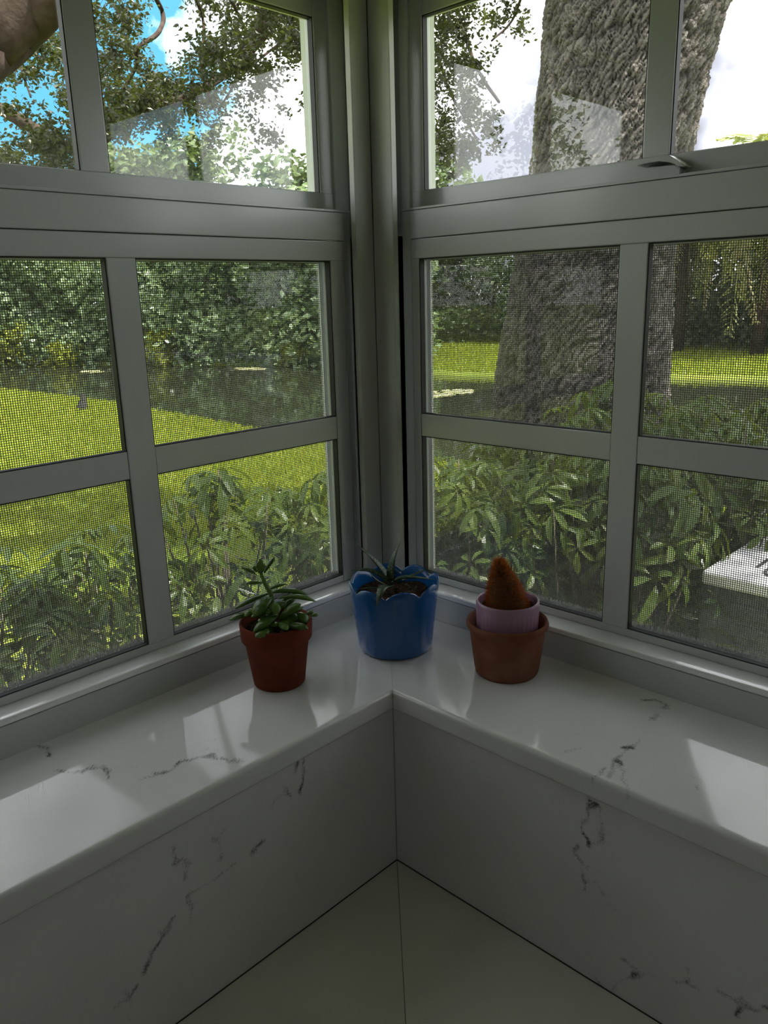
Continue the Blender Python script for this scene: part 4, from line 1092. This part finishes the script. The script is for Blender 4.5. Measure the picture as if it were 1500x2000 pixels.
for k, (x, y, top, rx, ry, lb) in enumerate(SPOTS):
    shrub(x, y, top, rx, ry, 160 if k < 5 else 195, lb, 31 + k, 300 if k < 5 else 800)

FT = [(-31.0, 9.6, 4.6, 2.3), (-28.9, 10.9, 5.2, 2.2), (-26.9, 12.2, 4.4, 2.0), (-25.0, 13.4, 4.9, 2.1), (-23.2, 14.3, 5.4, 2.1), (-21.3, 15.2, 4.7, 2.0), (-19.6, 16.0, 5.2, 2.0), (-18.0, 16.2, 4.8, 2.0), (-16.2, 16.4, 4.6, 1.9)]
names = ['leftmost', 'second', 'third', 'fourth', 'fifth', 'sixth', 'seventh', 'eighth', 'ninth']
for k, (x, y, h, r) in enumerate(FT):
    far_tree('hedge_tree', x, y, h, r, 7000, FARL, 'glossy green hedge tree across the pond, %s of the waterside row counted from the left' % names[k], 'tree', .24, k, True, -1.38, group='waterside hedge row')
BT = [(-34, 15.0, 6.2, 3.0), (-30.5, 17.5, 8.2, 2.8), (-27.5, 18.5, 8.6, 2.7), (-24.5, 20.0, 6.8, 2.8), (-21.8, 21.5, 7.2, 2.4), (-19.3, 22.0, 6.6, 2.2)]
lbs = ['lower tree at the far left behind the waterside hedge', 'tall tree second from the left behind the waterside hedge', 'tallest tree behind the waterside hedge, right of the left upper muntin',
       'lower green tree behind the waterside hedge, toward the right of the left upper pane', 'tall tree behind the waterside hedge, just left of the corner post', 'rounded green tree behind the waterside hedge, nearest the corner post']
for k, (x, y, h, r) in enumerate(BT):
    far_tree('tall_tree', x, y, h, r, 4200, TALL, lbs[k], 'tree', .32, 20 + k, True, -1.2, .3, group='trees behind the hedge')
BU = [(-20.5, 24.5, 3.3, 1.9), (-18.2, 23.6, 3.5, 1.9), (-15.8, 23.8, 3.4, 1.9), (-13.2, 23.4, 3.2, 1.8), (-10.8, 23.6, 4.4, 2.1), (-8.6, 23.8, 4.6, 2.1), (-6.2, 23.4, 4.6, 2.2), (-3.8, 23.4, 4.6, 2.2), (-1.2, 23.2, 4.6, 2.2), (2.2, 23.4, 4.4, 2.2), (6.0, 23.6, 4.6, 2.3), (10.0, 23.8, 4.6, 2.4), (14.5, 24.0, 4.8, 2.5)]
lbs = ['grey-green bush at the left end of the far lawn, beside the corner post', 'rounded grey-green bush second along the far lawn', 'rounded dark bush left of the oak trunk on the far lawn', 'dark bush hidden mostly behind the oak trunk',
       'dark bush just right of the oak trunk across the pond', 'dark bush behind the drooping palms, left', 'dark bush behind the drooping palms, middle', 'dark bush behind the drooping palms, right', 'dark bush at the right end of the far lawn in view', 'dark bush past the window frame, first beyond the view', 'dark bush past the window frame, second beyond the view', 'dark bush past the window frame, third beyond the view', 'dark bush past the window frame, last along the far lawn']
for k, (x, y, h, r) in enumerate(BU):
    far_tree('far_bush', x, y, h, r, 6000, FARD, lbs[k], 'bush', .20, 40 + k, False, None)
YB = [(-27.2, 10.6, 1.5, 1.0, 'yellow-green waterside bush at the far left of the pond'), (-22.4, 13.0, 1.3, .55, 'yellow-green waterside bush beside the left muntin'), (-18.3, 15.0, .8, .35, 'small yellow-green plant at the water, near the corner post'), (-25.6, 11.3, .8, .6, 'low yellow-green plant at the water, left of the muntin')]
for x, y, h, r, lb in YB:
    far_tree('waterside_bush', x, y, h, r, 700, YELL, lb, 'bush', .16, int(-x), False, -1.40)

# the tree line goes on out of the frame on both sides
for k, (x, y, h, r) in enumerate([(27, 2, 5.5, 2.6), (27.5, 7, 5.0, 2.6), (27, 12, 5.6, 2.7), (26, 17, 5.2, 2.6), (23, 21.5, 5.0, 2.5), (-34, 5, 9.0, 2.8), (-36, .5, 11.4, 3.2), (-37, -5.0, 12.0, 3.4), (-37, -11, 11.2, 3.4), (-35, -17, 11.5, 3.4), (-31, -22.5, 11, 3.4), (-26.5, -27, 11.5, 3.4), (-21, -31, 11, 3.4), (-15, -34, 11.5, 3.4)]):
    far_tree('boundary_tree', x, y, h, r, 3200, FARL, 'leafy tree of the garden boundary, %s' % ['far right, nearest the house', 'far right, second from the house', 'far right, third from the house', 'far right, fourth from the house', 'far right, at the water', 'far left, at the end of the hedge', 'far left, second after the hedge', 'far left, third after the hedge', 'far left, fourth after the hedge', 'behind the left wall, first', 'behind the left wall, second', 'behind the left wall, third', 'behind the left wall, fourth', 'behind the left wall, last'][k], 'tree', .3, 70 + k, False, -1.25, group='boundary trees out of the frame')

# palms across the pond
PALM = mat_leaf('palm_leaflet', [(.140, .196, .042), (.224, .280, .056), (.336, .350, .098), (.098, .154, .042)], .35, .35, (.4, .42, .06), 'object')
PALD = mat_leaf('dry_palm_leaflet', [(.36, .33, .16), (.42, .36, .2), (.28, .30, .1)], .6, .3, (.5, .45, .2), 'object')
def frond_mesh(name, L, droop, mat):
    V = []; F = []; n = 20
    def c(t): return np.array([L * t * (1 - .30 * droop * t), 0, L * (.30 * math.sin(math.pi * min(t * 1.1, 1)) - droop * t * t * .95)])
    for i in range(n):
        a, b = c(i / n), c((i + 1) / n); k = len(V); w = .018 * (1 - i / n) + .004
        V += [a + (0, w, 0), a - (0, w, 0), b - (0, w, 0), b + (0, w, 0)]; F.append((k, k + 1, k + 2, k + 3))
    for i in range(3, n + 1):
        for s in (-1, 1):
            for q in (0, .5):
                t = min(1, (i + q) / n); p = c(t); l = L * .30 * math.sin(math.pi * min(.97, .15 + .8 * t)) + .08
                d = np.array([.45, s * .62, -.55]) + RNG.normal(0, .1, 3); d /= np.linalg.norm(d); k = len(V)
                V += [p, p + d * l * .45 + np.array([.045, 0, .03]), p + d * l, p + d * l * .45 - np.array([.045, 0, .0])]; F.append((k, k + 1, k + 2, k + 3))
    me = mesh_any(name, V, F, False); me.materials.append(mat)
    return me
FM = [frond_mesh('frond', 2.1, .55, PALM), frond_mesh('frond', 2.2, .95, PALM), frond_mesh('frond', 1.9, .2, PALM)]
FD = [frond_mesh('dry_frond', 2.0, 1.3, PALD), frond_mesh('dry_frond', 2.2, 1.15, PALD)]
def palm(x, y, h, label, nf=24, sc=1.0, seed=0):
    gz = float(ground_z(x, y)); rnd = random.Random(seed)
    root = empty('palm_tree', (x, y, gz), label=label, cat='palm')
    v, f = tube_np([(0, 0, -.1), (.05, 0, h * .5), (0, 0, h)], [.17, .13, .14], 10)
    link('trunk', mesh_any('trunk', v, f), root, BARK2)
    for k in range(nf):
        dry = k % 4 == 3
        me = rnd.choice(FD if dry else FM)
        o = bpy.data.objects.new('dry_frond' if dry else 'frond', me); COL.objects.link(o); o.parent = root
        o.location = (0, 0, h); o.rotation_euler = (rnd.uniform(-.2, .2), rnd.uniform(.1, .5) if dry else rnd.uniform(-.75, .35), k * 2.399 + rnd.uniform(-.2, .2))
        s = sc * rnd.uniform(.8, 1.1); o.scale = (s, s, s)
palm(-9.2, 21.4, 3.3, 'drooping palm across the pond, just right of the oak trunk', 28, 1.0, 1)
palm(-7.0, 21.3, 3.5, 'drooping palm across the pond, at the right edge of the window', 28, 1.0, 2)
palm(-8.6, 24.5, 5.2, 'tall palm whose crown shows above the right meeting rail', 22, .8, 3)

# floating leaf mats on the pond
PADM = mat_leaf('floating_leaf', [(.45, .48, .18), (.55, .52, .28), (.36, .42, .12)], .4, .1, (.5, .5, .1))
def pad_patch(x, y, rx, ry, n, label, seed):
    rnd = random.Random(seed); V = []; F = []
    for q in range(n):
        a = rnd.uniform(0, 6.28); r = math.sqrt(rnd.random()); px, py = rx * r * math.cos(a), ry * r * math.sin(a); s = rnd.uniform(.07, .13); k = len(V)
        V.append((px, py, .006)); m_ = 9
        for j in range(m_ + 1):
            b = .25 + 5.78 * j / m_
            V.append((px + s * math.cos(b + a), py + s * math.sin(b + a), .004 + rnd.uniform(0, .012)))
        for j in range(m_): F.append((k, k + 1 + j, k + 2 + j))
    o = link('lily_pads', mesh_any('lily_pads', V, F, False), None, PADM, kind='stuff', label=label, cat='lily pads', loc=(x, y, -1.418))
pad_patch(-22.6, 10.7, .45, .25, 40, 'short pale mat of lily pads at the left, beside the muntin', 1)
pad_patch(-18.7, 13.7, .55, .30, 55, 'pale mat of lily pads in the middle of the pond', 2)
pad_patch(-9.9, 12.0, .45, .75, 70, 'yellow-green mat of lily pads left of the oak trunk', 3)

# slim pale stake in the bank, and a weathered stump at the lawn's edge
t = empty('garden_stake', (-4.02, 5.75, -1.3), label='slim pale stake standing at the water beside the oak trunk', cat='stake')
v, f = tube_np([(0, 0, -.1), (.01, 0, .5), (.03, .01, 1.06)], [.03, .03, .028], 10)
link('stake_shaft', mesh_any('stake_shaft', v, f), t, mat_simple('pale_stake', (.5, .55, .5), .5))
v, f = tube_np([(.03, .01, 1.06), (.031, .01, 1.085)], [.036, .036], 10)
link('stake_cap', mesh_any('stake_cap', v, f), t, mat_simple('stake_cap', (.35, .42, .42), .5))
t = empty('tree_stump', (-13.2, 5.85, -1.3), label='small dark leaning stump on the lawn by the water', cat='stump')
v, f = tube_np([(.12, -.08, -.05), (.06, -.04, .08), (-.03, .02, .16), (-.06, .03, .30)], [.11, .09, .07, .035], 9)
v = np.array(v) + RNG.normal(0, .008, np.shape(v))
link('stump_wood', mesh_any('stump_wood', v, f), t, mat_simple('wet_dark_wood', (.03, .028, .024), .8, .2, (20, .6, .01)))
